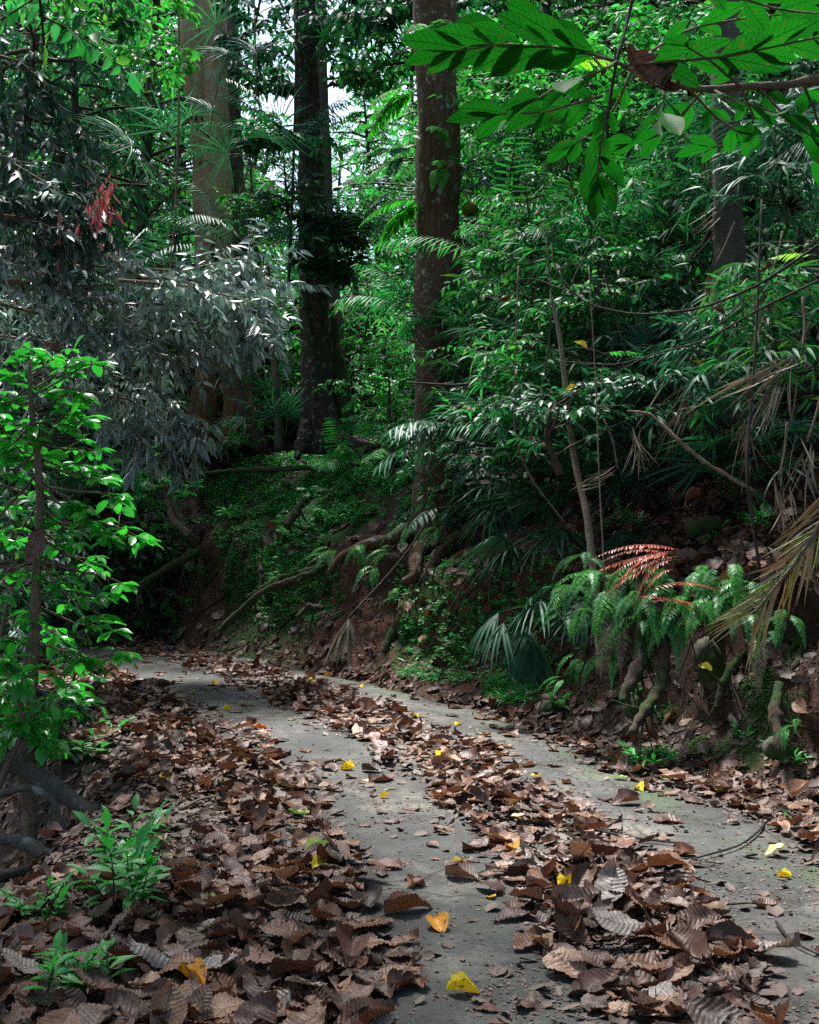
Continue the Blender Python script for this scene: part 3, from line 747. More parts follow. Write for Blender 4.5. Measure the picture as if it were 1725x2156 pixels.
# yellow and green fallen leaves, each where the photo shows it
def small_leaf(seed, L):
    tp = leaf_t(12, .45, .2 + .25 * (seed % 3), .16 * ((seed * 7 % 5) / 2 - .8), tip=.03, wave=.04, cols=6); return tp
YL = [(786, 1668, .10, 'bright yellow leaf standing alone beside the end of the white stick'), (935, 1620, .14, 'yellow leaf on the far side of the middle windrow'),
      (820, 1703, .08, 'small yellow leaf on bare concrete below the bright one'), (532, 1746, .11, 'yellow curled leaf in the left litter above the green ribbed leaf'),
      (643, 1722, .09, 'yellow leaf beside the long green fallen leaf'), (718, 1640, .14, 'broad yellow leaf under the white stick'),
      (655, 1628, .08, 'yellow leaf left of the white stick'), (400, 1477, .12, 'yellow leaf lying far up the left wheel track'),
      (458, 1453, .11, 'yellow green leaf far up the path'), (652, 1450, .17, 'yellow leaf at the far foot of the bank'),
      (762, 1461, .13, 'flat yellow leaf on the far right wheel track'), (682, 1434, .13, 'orange ribbed leaf at the path edge below the dead frond'),
      (1075, 1767, .13, 'long yellow leaf flat in the middle windrow'), (1097, 1838, .19, 'golden yellow leaf across the near windrow'),
      (1176, 1926, .12, 'yellow leaf folded against the brown pile in front'), (1030, 1920, .09, 'small yellow leaf alone on the grey near track'),
      (915, 1980, .22, 'long ochre leaf lying lengthwise on the near grey track'), (940, 2140, .17, 'yellow leaf at the very bottom of the picture'),
      (612, 1890, .10, 'yellow petal shaped leaf in the near left litter'), (682, 1862, .12, 'pale yellow leaf edge on in the left litter'),
      (430, 2100, .2, 'ochre leaf stuck under a ribbed brown leaf'), (345, 1648, .2, 'yellow green ribbed leaf on the dark left verge'),
      (950, 1850, .10, 'pale yellow crumpled leaf on the near track'), (1340, 1680, .14, 'yellow leaf strip on the right wheel track'),
      (1120, 1660, .12, 'yellow leaf beyond the windrow beside a brown one'), (818, 2130, .11, 'orange yellow leaf at bottom under brown leaves'),
      (1668, 1880, .09, 'amber leaf on the right track'), (1655, 1830, .17, 'mossy yellow leaf on the right edge'),
      (562, 1552, .2, 'rust orange leaf in the litter by the far track'), (880, 1532, .1, 'small yellow leaf beside the far windrow'), (1525, 1690, .1, 'small yellow leaf by the right pile'),
      (960, 1545, .11, 'small yellow leaf halfway along the right wheel track'), (470, 1512, .1, 'yellow leaf at the edge of the far left litter'), (1290, 1765, .09, 'tiny yellow leaf on the right track')]
GL = [(615, 1742, .26, 'long green ribbed leaf lying in the left litter'), (688, 1822, .2, 'half buried green ribbed leaf'), (1345, 1640, .18, 'dark green striped leaf on the right wheel track'),
      (1395, 1662, .1, 'small green leaf near the mossy edge'), (448, 1915, .08, 'tiny bright green leaf on the left litter'), (968, 2112, .06, 'tiny green leaf near the bottom'),
      (1320, 1663, .13, 'pale green leaf on the path near the right pile'), (467, 1665, .1, 'small bright green leaf standing in the left litter')]
ycol = {'ochre': 'yo', 'rust': 'yr', 'orange': 'yo', 'golden': 'yo'}
M['yo'] = leaf_mat('ochre_leaf', [(0.6, 0.26, 0.01), (0.5, 0.2, 0.02)], 0.4, 0.15, (1.2, 1, .5), per='object', vein=0.5, spots=.7)
M['yr'] = leaf_mat('rust_leaf', [(0.42, 0.10, 0.02), (0.36, 0.09, 0.03)], 0.4, 0.15, (1.2, 1, .5), per='object', vein=0.5)
for lst, mk, nm in ((YL, 'yellow', 'yellow_leaf'), (GL, 'fallgreen', 'green_leaf')):
    for q, (px, py, sz, lb) in enumerate(lst):
        p = on_ground(px, py)[0]; p, n = top(p[0], p[1])
        tp = small_leaf(q, sz); R = rotm(n, rg.uniform(.02, .25), rg.uniform(0, 6.28), rg.uniform(0, 6.28)); sz *= .66 if sz > .15 else .8
        V = np.stack([tp[0][:, 0] * .62, tp[0][:, 1], tp[0][:, 2] + tp[0][:, 3]], -1) * sz @ R.T
        mk2 = next((v for w, v in ycol.items() if w in lb), mk) if mk == 'yellow' else mk
        pl = max(float(v) for v in pile(np.array(p[0]), np.array(p[1])))
        loc = p + n * (0.006 + .04 * pl - (V @ n).min() * .9)
        mb = MB(); mb.add(V + loc - n * .008, tp[1], tp[2])
        solo(nm, mb, M[mk2], lb, 'leaf', 'yellow leaves scattered on the path' if mk == 'yellow' else 'green leaves fallen on the path', loc=loc)

# sticks and twigs on the path
TW = [([(965, 1855), (1000, 1880), (1060, 1895), (1130, 1898)], .006, 'thin curved dark twig on the grey near track'),
      ([(1110, 1768), (1220, 1775), (1320, 1800), (1440, 1812)], .010, 'long straight twig through the middle windrow'),
      ([(1600, 1700), (1610, 1770), (1560, 1815), (1450, 1848)], .009, 'bent branching twig before the right pile'),
      ([(1636, 1985), (1665, 2030), (1725, 2062)], .007, 'thin twig on the right wheel track at the frame edge'),
      ([(1330, 1850), (1440, 1843), (1520, 1855)], .007, 'straight twig on the right track beyond the ribbed leaves'),
      ([(1085, 1908), (1180, 1905), (1235, 1903)], .006, 'short dark twig pointing at the near pile'),
      ([(560, 1690), (585, 1680), (625, 1665)], .012, 'short broken stick with orange end on the left verge'),
      ([(685, 1632), (720, 1626), (740, 1640)], .017, 'lichen covered white stick on the path'),
      ([(500, 2150), (590, 2100), (650, 2092)], .012, 'dark stick under leaves at the bottom left'),
      ([(1490, 1950), (1580, 1940), (1640, 1947)], .006, 'thin dark twig across the right track'),
      ([(1215, 1570), (1260, 1545), (1300, 1560)], .008, 'twig at the mossy path edge'),
      ([(380, 1712), (420, 1690), (455, 1682)], .012, 'root end poking from the bare soil verge')]
for pts, r, lb in TW:
    P = []
    for px, py in pts:
        p = on_ground(px, py)[0]; P.append(top(p[0], p[1])[0] + np.array([0, 0, r * .6 + .012]))
    mb = MB(); tube(mb, np.array(P), [r, r * .5], 6, seg=14, wob=.25, seed=len(lb))
    if len(pts) > 3:
        q = curve(P[1], unit(P[2] - P[0]) + np.array([.3, .5, .25]), .3, 5, .3, .3); tube(mb, q, [r * .5, r * .2], 5)
    mt = 'stem' if 'white' in lb or 'root' in lb else 'twig'
    solo('twig', mb, M[mt], lb, 'twig', 'twigs lying on the path', loc=P[0])
# ---------------------------------------------------------------- the big trees
def trunk_tree(name, label, cat, pts, radii, mat, roots=(), sides=22, seg=46, ridge=0.0, wob=0.14, seed=1, crown=None, climbers=()):
    """pts: (px, py, d) up the trunk from the foot; radii in metres"""
    P = ats(*pts); base = P[0].copy()
    t = thing(name, label, cat, base)
    mb = MB(); tube(mb, P, radii, sides, seg=seg, wob=wob, ridge=ridge, seed=seed)
    part('trunk', mb, mat, t)
    for q, (rp, rr) in enumerate(roots):
        mb = MB(); tube(mb, ats(*rp), rr, 9, seg=18, wob=.35, seed=seed + q); part('root', mb, M['root'] if rr[0] < .09 else (M['bark_warm'] if mat is M['bark_pale'] else mat), t)
    if crown:
        cz0, cz1, rad, nb, mt, L = crown
        rng = np.random.default_rng(seed); wood = MB(); acc = []
        top_ = P[-1]; axd = unit(P[-1] - P[len(P) // 2])
        for k in range(nb):
            z = rng.uniform(cz0, cz1); s = (z - top_[2]) / max(axd[2], .3)
            st = top_ + axd * s
            az = k * 2.4 + rng.uniform(-.4, .4)
            q = curve(st, [math.cos(az), math.sin(az), .35], rad * rng.uniform(.6, 1.1), 6, .4, .3, rng)
            bough(wood, acc, q, .07, 7, rad * .4, 9, L, .3, rng, sides=5)
        tube(wood, np.array([top_ - axd * .3, top_ + axd * (cz1 - top_[2])]), [radii[-1], .06], 8, seg=8)
        cr = MB(); flush(cr, acc, 'lo', .42)
        part('limbs', wood, mat, t); part('crown', cr, M[mt], t)
    return t

M['bark_warm'] = bark_mat('warm_brown_bark', (0.05, 0.024, 0.012), (0.15, 0.075, 0.035), (0.28, 0.16, 0.08), None, 0, 3)
# the brown tree in the middle with lichen and climbing ferns
TM = trunk_tree('forest_tree', 'brown lichen spotted tree trunk in the middle standing on exposed roots at the bank edge', 'tree',
    [(930, 1150, 15.0), (925, 1090, 15.0), (922, 1000, 15.0), (918, 850, 15.0), (922, 700, 15.0), (925, 560, 15.0), (925, 400, 15.0), (922, 250, 15), (918, 100, 15), (915, -40, 15), (908, -260, 15.2)],
    [.36, .31, .28, .27, .28, .27, .29, .27, .28, .26, .24], M['bark_brown'], seed=5, wob=.2,
    roots=[([(1015, 1060, 14.9), (1012, 1105, 14.7), (960, 1140, 14.4), (915, 1180, 14.1), (895, 1230, 13.9)], [.16, .11, .09, .09, .07]),
           ([(890, 1110, 15), (830, 1135, 14.9), (760, 1150, 14.9), (715, 1175, 14.9), (690, 1210, 14.8)], [.15, .09, .08, .06, .03]),
           ([(925, 1150, 14.6), (915, 1220, 14.15), (918, 1290, 13.75)], [.12, .09, .06]),
           ([(950, 1160, 14.5), (960, 1200, 14.1), (985, 1240, 13.85), (995, 1262, 13.7)], [.13, .13, .09, .05]),
           ([(890, 1150, 14.5), (875, 1180, 14.2), (880, 1215, 14.0), (845, 1225, 14.0)], [.1, .085, .07, .03]),
           ([(985, 1250, 13.9), (990, 1290, 13.7), (988, 1330, 13.55), (992, 1352, 13.5)], [.05, .05, .065, .03]),
           ([(1000, 1255, 13.9), (1040, 1290, 13.7), (1070, 1305, 13.7)], [.05, .045, .025]),
           ([(850, 1300, 13.9), (825, 1340, 13.75), (810, 1375, 13.65)], [.07, .07, .05]),
           ([(860, 1330, 13.8), (830, 1370, 13.6), (800, 1410, 13.5)], [.045, .04, .03]),
           ([(1015, 1030, 15.1), (1020, 1090, 15.0), (1040, 1130, 14.9)], [.2, .24, .12])],
    crown=(12, 17, 2.6, 4, 'green2', .3))
TT = trunk_tree('forest_tree', 'dark slender tree with pale lichen flecks and flared buttress foot on the mound', 'tree',
    [(672, 955, 19.2), (674, 900, 19.2), (668, 800, 19.2), (664, 650, 19.2), (660, 480, 19.2), (650, 300, 19.2), (645, 100, 19.2), (640, -60, 19.2), (632, -250, 19.3)],
    [.38, .3, .25, .23, .22, .2, .19, .18, .17], M['bark_dark'], seed=9, ridge=.06,
    roots=[([(700, 640, 19.5), (706, 760, 19.4), (722, 850, 19.3), (735, 900, 19.2)], [.05, .13, .17, .08]),
           ([(655, 860, 19.1), (640, 920, 18.9), (625, 965, 18.7)], [.14, .11, .05]),
           ([(690, 880, 19), (730, 930, 18.8), (800, 940, 18.6)], [.12, .09, .04])],
    crown=(12, 17, 3, 3, 'green1', .33))
TL = trunk_tree('forest_tree', 'tall pale barked tree left of centre, thickest trunk, patched tan and grey', 'tree',
    [(475, 940, 21.5), (470, 880, 21.5), (463, 780, 21.5), (455, 600, 21.5), (446, 400, 21.5), (440, 230, 21.5), (438, 80, 21.5), (432, -60, 21.5), (425, -260, 21.6)],
    [.62, .45, .38, .34, .33, .33, .33, .33, .3], M['bark_pale'], seed=14, ridge=.05, wob=.12,
    roots=[([(445, 720, 21.2), (440, 800, 21.1), (432, 880, 20.9), (425, 930, 20.8)], [.12, .24, .27, .2]),
           ([(480, 700, 21.1), (485, 800, 20.9), (490, 880, 20.7), (495, 940, 20.6)], [.1, .17, .2, .16]),
           ([(510, 760, 21.3), (520, 860, 21.0), (535, 930, 20.6)], [.1, .13, .07])],
    crown=(14, 19, 3.5, 3, 'green1', .34))
mb = MB(); tube(mb, ats((425, 280, 21.3), (405, 160, 21.2), (398, 50, 21.2), (392, -80, 21.2)), [.12, .19, .19, .17], 14, seg=20, wob=.12)
part('side_trunk', mb, M['bark_pale'], TL)
TB = trunk_tree('forest_tree', 'darker trunk close behind the pale tree on its right side', 'tree',
    [(520, 930, 22.6), (512, 800, 22.6), (500, 600, 22.6), (492, 400, 22.6), (484, 200, 22.6), (478, 0, 22.6), (474, -150, 22.6)],
    [.4, .3, .24, .22, .2, .18, .17], M['bark_grey'], seed=19)
TR = trunk_tree('forest_tree', 'grey brown trunk at the right standing up in the thicket behind dry fronds', 'tree',
    [(1545, 900, 11), (1540, 700, 11), (1533, 500, 11), (1530, 300, 11), (1528, 100, 11), (1532, -60, 11), (1540, -600, 11)],
    [.2, .17, .145, .13, .125, .12, .10], M['bark_grey'], seed=23, crown=(10, 14, 4, 5, 'green1', .32))
trunk_tree('lichened_trunk', 'leaning mossy trunk behind the dark slender tree', 'tree',
    [(712, 880, 20.5), (705, 700, 20.5), (690, 480, 20.6), (680, 250, 20.7), (672, -40, 20.8)], [.24, .16, .12, .11, .1], M['bark_grey'], seed=29, sides=12)

# thin stems and lianas
def stem_thing(name, label, cat, pts, r, mat, wob=.12, group=None, seed=3, twigs=0):
    P = ats(*pts); t = thing(name, label, cat, P[0], group)
    mb = MB(); tube(mb, P, r, 8, seg=max(14, len(P) * 6), wob=wob, seed=seed)
    rng = np.random.default_rng(seed)
    part('stem', mb, M[mat], t)
    return t
stem_thing('thin_trunk', 'pale thin crooked trunk rising through the right thicket from the bank edge', 'tree',
    [(1268, 1420, 9.0), (1262, 1330, 9.15), (1250, 1200, 9.4), (1236, 1080, 9.6), (1212, 980, 9.8), (1200, 900, 9.9), (1190, 800, 10), (1178, 700, 10.1), (1160, 620, 10.2)], [.046, .04, .035, .032, .03, .028, .025, .02, .012], 'stem')
stem_thing('leaning_trunk', 'dark leaning stem in front of the pale tree foot', 'tree', [(552, 945, 19.8), (520, 880, 19.8), (490, 790, 19.9), (470, 730, 20)], [.13, .11, .1, .08], 'bark_bg')
stem_thing('thin_trunk', 'thin mossy upright stem between the pale tree and the dark tree', 'tree', [(588, 945, 19.5), (585, 850, 19.5), (578, 760, 19.6), (560, 690, 19.8), (565, 560, 19.9)], [.08, .07, .06, .05, .04], 'bark_grey')
stem_thing('spiny_rattan_stem', 'spiny dark rattan stem curving up the right thicket', 'palm', [(1385, 830, 11.5), (1400, 720, 11.4), (1415, 640, 11.3), (1445, 570, 11.2), (1475, 520, 11.1), (1530, 440, 11), (1590, 330, 10.9), (1650, 230, 10.8)], [.035, .035, .035, .03, .03, .028, .026, .02], 'twig', .6)
stem_thing('bowed_stem', 'fibrous brown stem bowing over the dark hollow at right', 'stem', [(1590, 1035, 8.9), (1530, 1000, 9), (1480, 970, 9.1), (1420, 920, 9.2), (1370, 870, 9.3), (1320, 865, 9.4)], [.013, .015, .016, .015, .012, .006], 'stem', .5)
for q, (pts, r, lb) in enumerate([
    ([(352, 640, 17), (368, 480, 17), (375, 300, 17), (378, 150, 17), (375, -60, 17)], .02, 'long grey liana hanging left of the pale tree'),
    ([(607, 620, 18), (612, 500, 18), (618, 350, 18), (622, 200, 18), (628, -60, 18)], .025, 'straight liana hanging beside the dark tree'),
    ([(484, 620, 19), (478, 450, 19), (520, 380, 19), (540, 200, 19), (535, -50, 19)], .014, 'thin liana crossing behind the palm fronds'),
    ([(1340, 820, 10), (1305, 700, 10), (1270, 560, 10), (1220, 430, 10), (1150, 250, 10)], .008, 'thin pale line of a climber slanting through the right foliage'),
    ([(1290, 1420, 8.6), (1272, 1200, 8.6), (1262, 1000, 8.8), (1255, 800, 9), (1240, 560, 9.2)], .006, 'thread thin hanging vine beside the pale crooked trunk'),
    ([(1095, 1000, 10), (1140, 850, 10), (1165, 650, 10), (1150, 500, 10.2)], .007, 'green thin vine climbing in front of the middle bushes'),
    ([(1190, 1100, 10), (1110, 1000, 10), (1080, 900, 10.2), (1092, 560, 10.4)], .007, 'brown thin vine looping down left of the pale crooked trunk'),
    ([(1600, 1200, 8), (1570, 1000, 8), (1590, 760, 8.2), (1605, 420, 8.5)], .012, 'pale dry vine hanging among the straw coloured fronds')]):
    stem_thing('liana', lb, 'vine', pts, [r, r, r * .8, r * .7], 'twig' if q % 2 else 'stem', .3, 'lianas hanging in the forest', seed=q)
def arc_branch(lb, pts, r, mat='twig', nsub=0, leaf=None, L=.08):
    P = ats(*pts); t = thing('bare_branch', lb, 'branch', P[0]); mb = MB()
    tube(mb, P, r, 6, seg=20, wob=.15, seed=2); rr_ = np.random.default_rng(len(lb))
    for k in range(9):
        pp, tt = samp(P, np.array([rr_.uniform(.1, .95)])); q = curve(pp[0], tt[0] + rr_.normal(0, .6, 3), rr_.uniform(.2, .6), 6, .3, .35, rr_); tube(mb, q, [.004, .002], 4)
    part('stem', mb, M[mat], t)
    return t
arc_branch('wiry dark branch sweeping in a long arc across the right foliage', [(1725, 515, 7), (1600, 600, 7.2), (1480, 650, 7.4), (1340, 665, 7.6), (1230, 640, 7.7), (1170, 575, 7.8), (1160, 510, 7.9)], [.009, .0085, .008, .007, .006, .005, .003])
arc_branch('second wiry branch crossing lower through the right foliage', [(1725, 590, 8), (1600, 650, 8.1), (1480, 720, 8.3), (1380, 745, 8.4), (1300, 770, 8.5), (1180, 760, 8.6)], [.009, .008, .007, .006, .005, .003])
arc_branch('dark horizontal bough crossing in front of the brown trunk', [(860, 805, 12), (960, 812, 12), (1060, 800, 12), (1130, 803, 12), (1180, 825, 12), (1195, 870, 12)], [.01, .014, .018, .02, .022, .025])

# exposed roots in the bank
for pts, r, lb in [
    ([(1345, 1200, 8.6), (1350, 1290, 8.4), (1352, 1390, 8.25), (1325, 1440, 8.1), (1310, 1480, 8.0)], [.028, .034, .045, .04, .025], 'thick mossy root bulging down the right bank'),
    ([(1400, 1300, 8.4), (1402, 1390, 8.2), (1390, 1450, 8.05), (1355, 1500, 7.85), (1330, 1545, 7.7)], [.025, .032, .034, .03, .02], 'pale root forking down the right bank to the litter'),
    ([(1560, 1380, 8), (1530, 1420, 7.9), (1515, 1460, 7.85), (1510, 1490, 7.8)], [.02, .022, .02, .012], 'thin curved root hanging beside the stone'),
    ([(1640, 1440, 7.7), (1632, 1500, 7.5), (1640, 1560, 7.35), (1660, 1610, 7.25)], [.025, .034, .04, .025], 'mossy grey root at the right end of the bank'),
    ([(690, 1190, 14.6), (640, 1215, 14.6), (560, 1240, 14.8), (500, 1290, 14.9), (460, 1330, 14.9)], [.04, .042, .04, .036, .03], 'long root sloping down the bank to the path'),
    ([(660, 1200, 14.7), (600, 1215, 14.9), (540, 1245, 15), (520, 1260, 15)], [.04, .04, .03, .02], 'smaller root crossing the long sloping root'),
    ([(680, 1282, 14.1), (650, 1275, 14.15), (625, 1300, 14.1)], [.03, .035, .02], 'short bent root poking out of the red soil'),
    ([(420, 1160, 18), (370, 1185, 17.8), (320, 1215, 17.7), (290, 1240, 17.6), (297, 1275, 17.5)], [.06, .06, .05, .045, .04], 'bent root above the hollow in the far bank'),
    ([(385, 1110, 18.2), (365, 1060, 18.2), (340, 1020, 18.3), (320, 970, 18.4)], [.06, .05, .045, .04], 'leaning bare stem above the far bank'),
    ([(400, 1125, 18), (365, 1095, 18), (350, 1040, 18.2), (345, 980, 18.3)], [.05, .045, .04, .03], 'forked bare stem beside the leaning one'),
    ([(545, 1170, 15.5), (550, 1210, 15.3), (556, 1250, 15.2)], [.03, .03, .025], 'short pale upright root in the grass'),
    ([(860, 965, 18), (770, 975, 18.2), (640, 985, 18.5), (500, 990, 19), (390, 1000, 19.3)], [.03, .035, .04, .035, .025], 'fallen mossy branch lying along the top of the mound'),
    ([(605, 1110, 16.2), (625, 1075, 16.4), (640, 1050, 16.6)], [.05, .055, .05], 'short stump root sticking out of the ground cover'),
    ([(1450, 1118, 9.6), (1480, 1108, 9.6), (1515, 1100, 9.6)], [.06, .065, .05], 'short pale log lying in the leaves above the ferns')]:
    P = ats(*pts)
    Q = []
    for p in P:
        h, n = hit(p[0], p[1]); Q.append(p)
    mb = MB(); tube(mb, np.array(Q), r, 12, seg=44, wob=.42, ridge=.12, seed=len(lb))
    if 'root' in lb:
        rr_ = np.random.default_rng(len(lb) + len(pts))
        for k in range(7):      # forks and rootlets
            pp, tt = samp(np.array(Q), np.array([rr_.uniform(.1, .9)])); w_ = max(r)
            tube(mb, curve(pp[0], tt[0] * .5 + rr_.normal(0, .7, 3) + [0, 0, -.7], rr_.uniform(.15, .5), 7, .6, .45, rr_), [w_ * rr_.uniform(.15, .45), w_ * .06], 6, seg=12, wob=.3)
    nm = 'exposed_root' if 'root' in lb else ('fallen_log' if 'log' in lb or 'branch' in lb else 'bare_sapling')
    solo(nm, mb, M['root'] if nm != 'bare_sapling' else M['stem'], lb, nm.split('_')[-1], 'roots showing in the bank' if nm == 'exposed_root' else None, loc=Q[0])
# fine rootlets hanging in the far hollow and under the middle tree
for q, (x0, x1, y0, y1, d, n, lb) in enumerate([(330, 470, 1180, 1260, 17.4, 12, 'tangle of thin hanging rootlets in the far red hollow'), (880, 920, 1180, 1320, 13.7, 12, 'curtain of thread like aerial roots under the middle tree'),
                                              (470, 640, 1130, 1260, 15.2, 12, 'thin trailing rootlets in the grassy bank'), (1000, 1250, 1180, 1400, 11, 14, 'straggling rootlets over the bank beside the fan palms'), (1370, 1640, 1330, 1470, 8, 14, 'fine roots dangling below the fern bank')]):
    mb = MB(); r_ = np.random.default_rng(q)
    for k in range(n):
        x, y = r_.uniform(x0, x1), r_.uniform(y0 - 15, y0 + 25)
        c = curve(at(x, y, d + r_.uniform(-.3, .3)), [r_.normal(0, .25), r_.normal(0, .2), -1], (y1 - y0) / F * d * r_.uniform(.6, 1.2), 8, .4, .35, r_)
        tube(mb, c, [.008, .003], 4)
    solo('rootlets', mb, M['root'], lb, 'rootlets', loc=at(x0, y0, d))
# thin roots clinging to the face of the bank
_r = np.random.default_rng(88)
for lb, gp, x0, x1, n in [('thin crooked root clinging to the bank face left of the middle tree', 'thin roots left of the middle tree', 470, 860, 9), ('thin crooked root on the bank between the middle tree and the fan palms', 'thin roots right of the middle tree', 900, 1100, 8),
                      ('thin crooked root on the dark soil under the bank ferns', 'thin roots under the ferns', 1250, 1700, 10), ('thin crooked root on the red soil of the far bank', 'thin roots on the far bank', 250, 470, 6)]:
    for k in range(n):
        px = _r.uniform(x0, x1); py = (1215 if px < 1100 else 1330) + _r.uniform(-25, 25); P = []
        for j in range(7):
            p, nn = on_ground(px, py); P.append(p + nn * .01); px += _r.normal(-10, 16); py += _r.uniform(12, 26)
        P = [p for p in P if p[2] > .1]
        if len(P) < 4: continue
        r0 = _r.uniform(.012, .032); mb = MB(); tube(mb, np.array(P), [r0, r0 * .4], 7, seg=20, wob=.35, seed=k)
        solo('exposed_root', mb, M['root'], lb, 'root', gp, loc=P[0])
# the stone under the ferns
def stone(lb, px, py, d, sx, sy, sz, seed, mat='stone', tilt=0.0):
    mb = MB(); a = np.linspace(0, 2 * np.pi, 29)[:-1]; b = np.linspace(-1.55, 1.55, 16)
    V = np.stack([np.cos(b)[:, None] * np.cos(a), np.cos(b)[:, None] * np.sin(a), np.sin(b)[:, None] + 0 * a], -1)
    V = np.sign(V) * np.abs(V) ** .8
    V = V * (1 + .22 * fbm(V + seed, 1.1, 4, seed))[..., None] * np.array([sx, sy, sz])
    c, s = math.cos(tilt), math.sin(tilt); V = np.stack([V[..., 0] * c + V[..., 2] * s, V[..., 1], -V[..., 0] * s + V[..., 2] * c], -1)
    i = np.arange(15)[:, None] * 28; j = np.arange(28)[None]; j2 = (j + 1) % 28
    mb.add(V + at(px, py, d), np.stack([i + j, i + j2, i + 28 + j2, i + 28 + j], -1))
    return solo('stone', mb, M[mat], lb, 'stone', loc=at(px, py, d))
stone('smooth ochre grey stone sticking out of the bank under the ferns', 1495, 1400, 8.45, .09, .12, .19, 3, tilt=-.3)
stone('mossy dark boulder end at the foot of the bank', 1335, 1490, 8.2, .08, .1, .08, 5)
stone('flat chip of broken concrete beside the near windrow', 1390, 2050, 4.62, .06, .08, .02, 7)
stone('small rounded stone at the path edge under the bank', 1160, 1490, 9.9, .08, .08, .06, 11)
stone('mossy knob of soil under the right bank roots', 1640, 1575, 7.45, .09, .09, .08, 12)

# ---------------------------------------------------------------- moss and ground cover
def scatter_px(n, poly, rng):
    """random photo positions inside a polygon of photo positions"""
    poly = np.array(poly, float); out = []
    lo, hi_ = poly.min(0), poly.max(0)
    while len(out) < n:
        p = rng.uniform(lo, hi_); c = False; j = len(poly) - 1
        for i in range(len(poly)):
            a, b = poly[i], poly[j]
            if (a[1] > p[1]) != (b[1] > p[1]) and p[0] < (b[0] - a[0]) * (p[1] - a[1]) / (b[1] - a[1]) + a[0]: c = not c
            j = i
        if c: out.append(p)
    return np.array(out)
def cover(name, label, cat, polys, mat, L, nper, h, tpl='lo', ratio=.4, seed=1, tall=.0):
    """little sprigs on the ground seen inside the polygons"""
    rng = np.random.default_rng(seed); acc = []; mb = MB()
    for n, poly in polys:
        for px, py in scatter_px(n, poly, rng):
            p, nn = on_ground(px, py)
            pt = float(noise(p, 1.7, seed)) + .5 * float(noise(p, 5, seed))
            if nper > 8 and pt < -.05 and rng.random() < .85: continue
            hh = h * rng.uniform(.4, 1.3) * (1 + .7 * pt)
            up = unit(nn * .6 + Z_ * .6 + rng.normal(0, .3, 3))
            k = nper; s = rng.uniform(0.1, 1, k)
            az = rng.uniform(0, 6.28, k); D = np.stack([np.cos(az), np.sin(az), rng.uniform(-.2, .5, k)], -1)
            acc.append((p + up * hh * s[:, None], D, up + rng.normal(0, .35, (k, 3)), L * rng.uniform(.6, 1.3, k)))
    flush(mb, acc, tpl, ratio)
    return solo(name, mb, M[mat], label, cat, kind='stuff')
cover('ground_cover', 'low leafy ground cover spreading over the sunlit mound', 'ground cover',
      [(4000, [(470, 1000), (600, 960), (720, 930), (880, 950), (890, 1040), (860, 1090), (700, 1120), (640, 1230), (520, 1260), (450, 1160), (440, 1040)])], 'herb', .075, 9, .12, ratio=.34)
cover('ground_cover', 'sparse seedlings and creepers along the bank face', 'ground cover',
      [(420, [(830, 1180), (1060, 1180), (1180, 1420), (900, 1410), (820, 1330)]), (420, [(480, 1150), (700, 1180), (740, 1300), (560, 1330), (470, 1260)]), (300, [(1000, 1040), (1200, 1100), (1240, 1380), (1060, 1280)])], 'herb', .055, 6, .09, ratio=.5, seed=4)
cover('moss', 'soft yellow green moss on the bank below the middle tree', 'moss',
      [(3800, [(870, 1290), (1010, 1290), (1080, 1400), (960, 1420), (840, 1390)]), (700, [(1190, 1400), (1260, 1400), (1250, 1500), (1180, 1480)])], 'mossleaf', .018, 10, .012, ratio=.5, seed=5)
cover('moss', 'moss cushions on the roots and soil of the right bank', 'moss',
      [(700, [(1285, 1440), (1340, 1420), (1345, 1490), (1290, 1500)]), (600, [(1440, 1560), (1490, 1550), (1500, 1600), (1450, 1600)]), (900, [(1600, 1480), (1700, 1460), (1690, 1580), (1620, 1600)]), (500, [(1560, 1440), (1620, 1400), (1640, 1480), (1580, 1500)])], 'mossleaf', .014, 10, .01, ratio=.5, seed=6)
cover('moss', 'thin moss film along the right edge of the concrete', 'moss',
      [(240, [(1010, 1500), (1130, 1540), (1150, 1556), (1020, 1520)]), (300, [(1400, 1630), (1480, 1665), (1500, 1690), (1400, 1650)]), (200, [(1225, 1575), (1270, 1580), (1260, 1592)])], 'mossleaf', .012, 8, .004, ratio=.6, seed=8)
cover('grass', 'thin grass blades at the path edge below the middle tree', 'grass',
      [(260, [(1010, 1420), (1140, 1430), (1130, 1490), (1020, 1480)]), (120, [(1290, 1600), (1420, 1590), (1400, 1640), (1330, 1640)]), (80, [(840, 1400), (1000, 1420), (990, 1440), (840, 1430)])], 'herb', .11, 5, .05, tpl='mid', ratio=.12, seed=9)
_rl = np.random.default_rng(77); acc = []; mb = MB()     # seedlings in the litter on the left verge and slope above the ferns

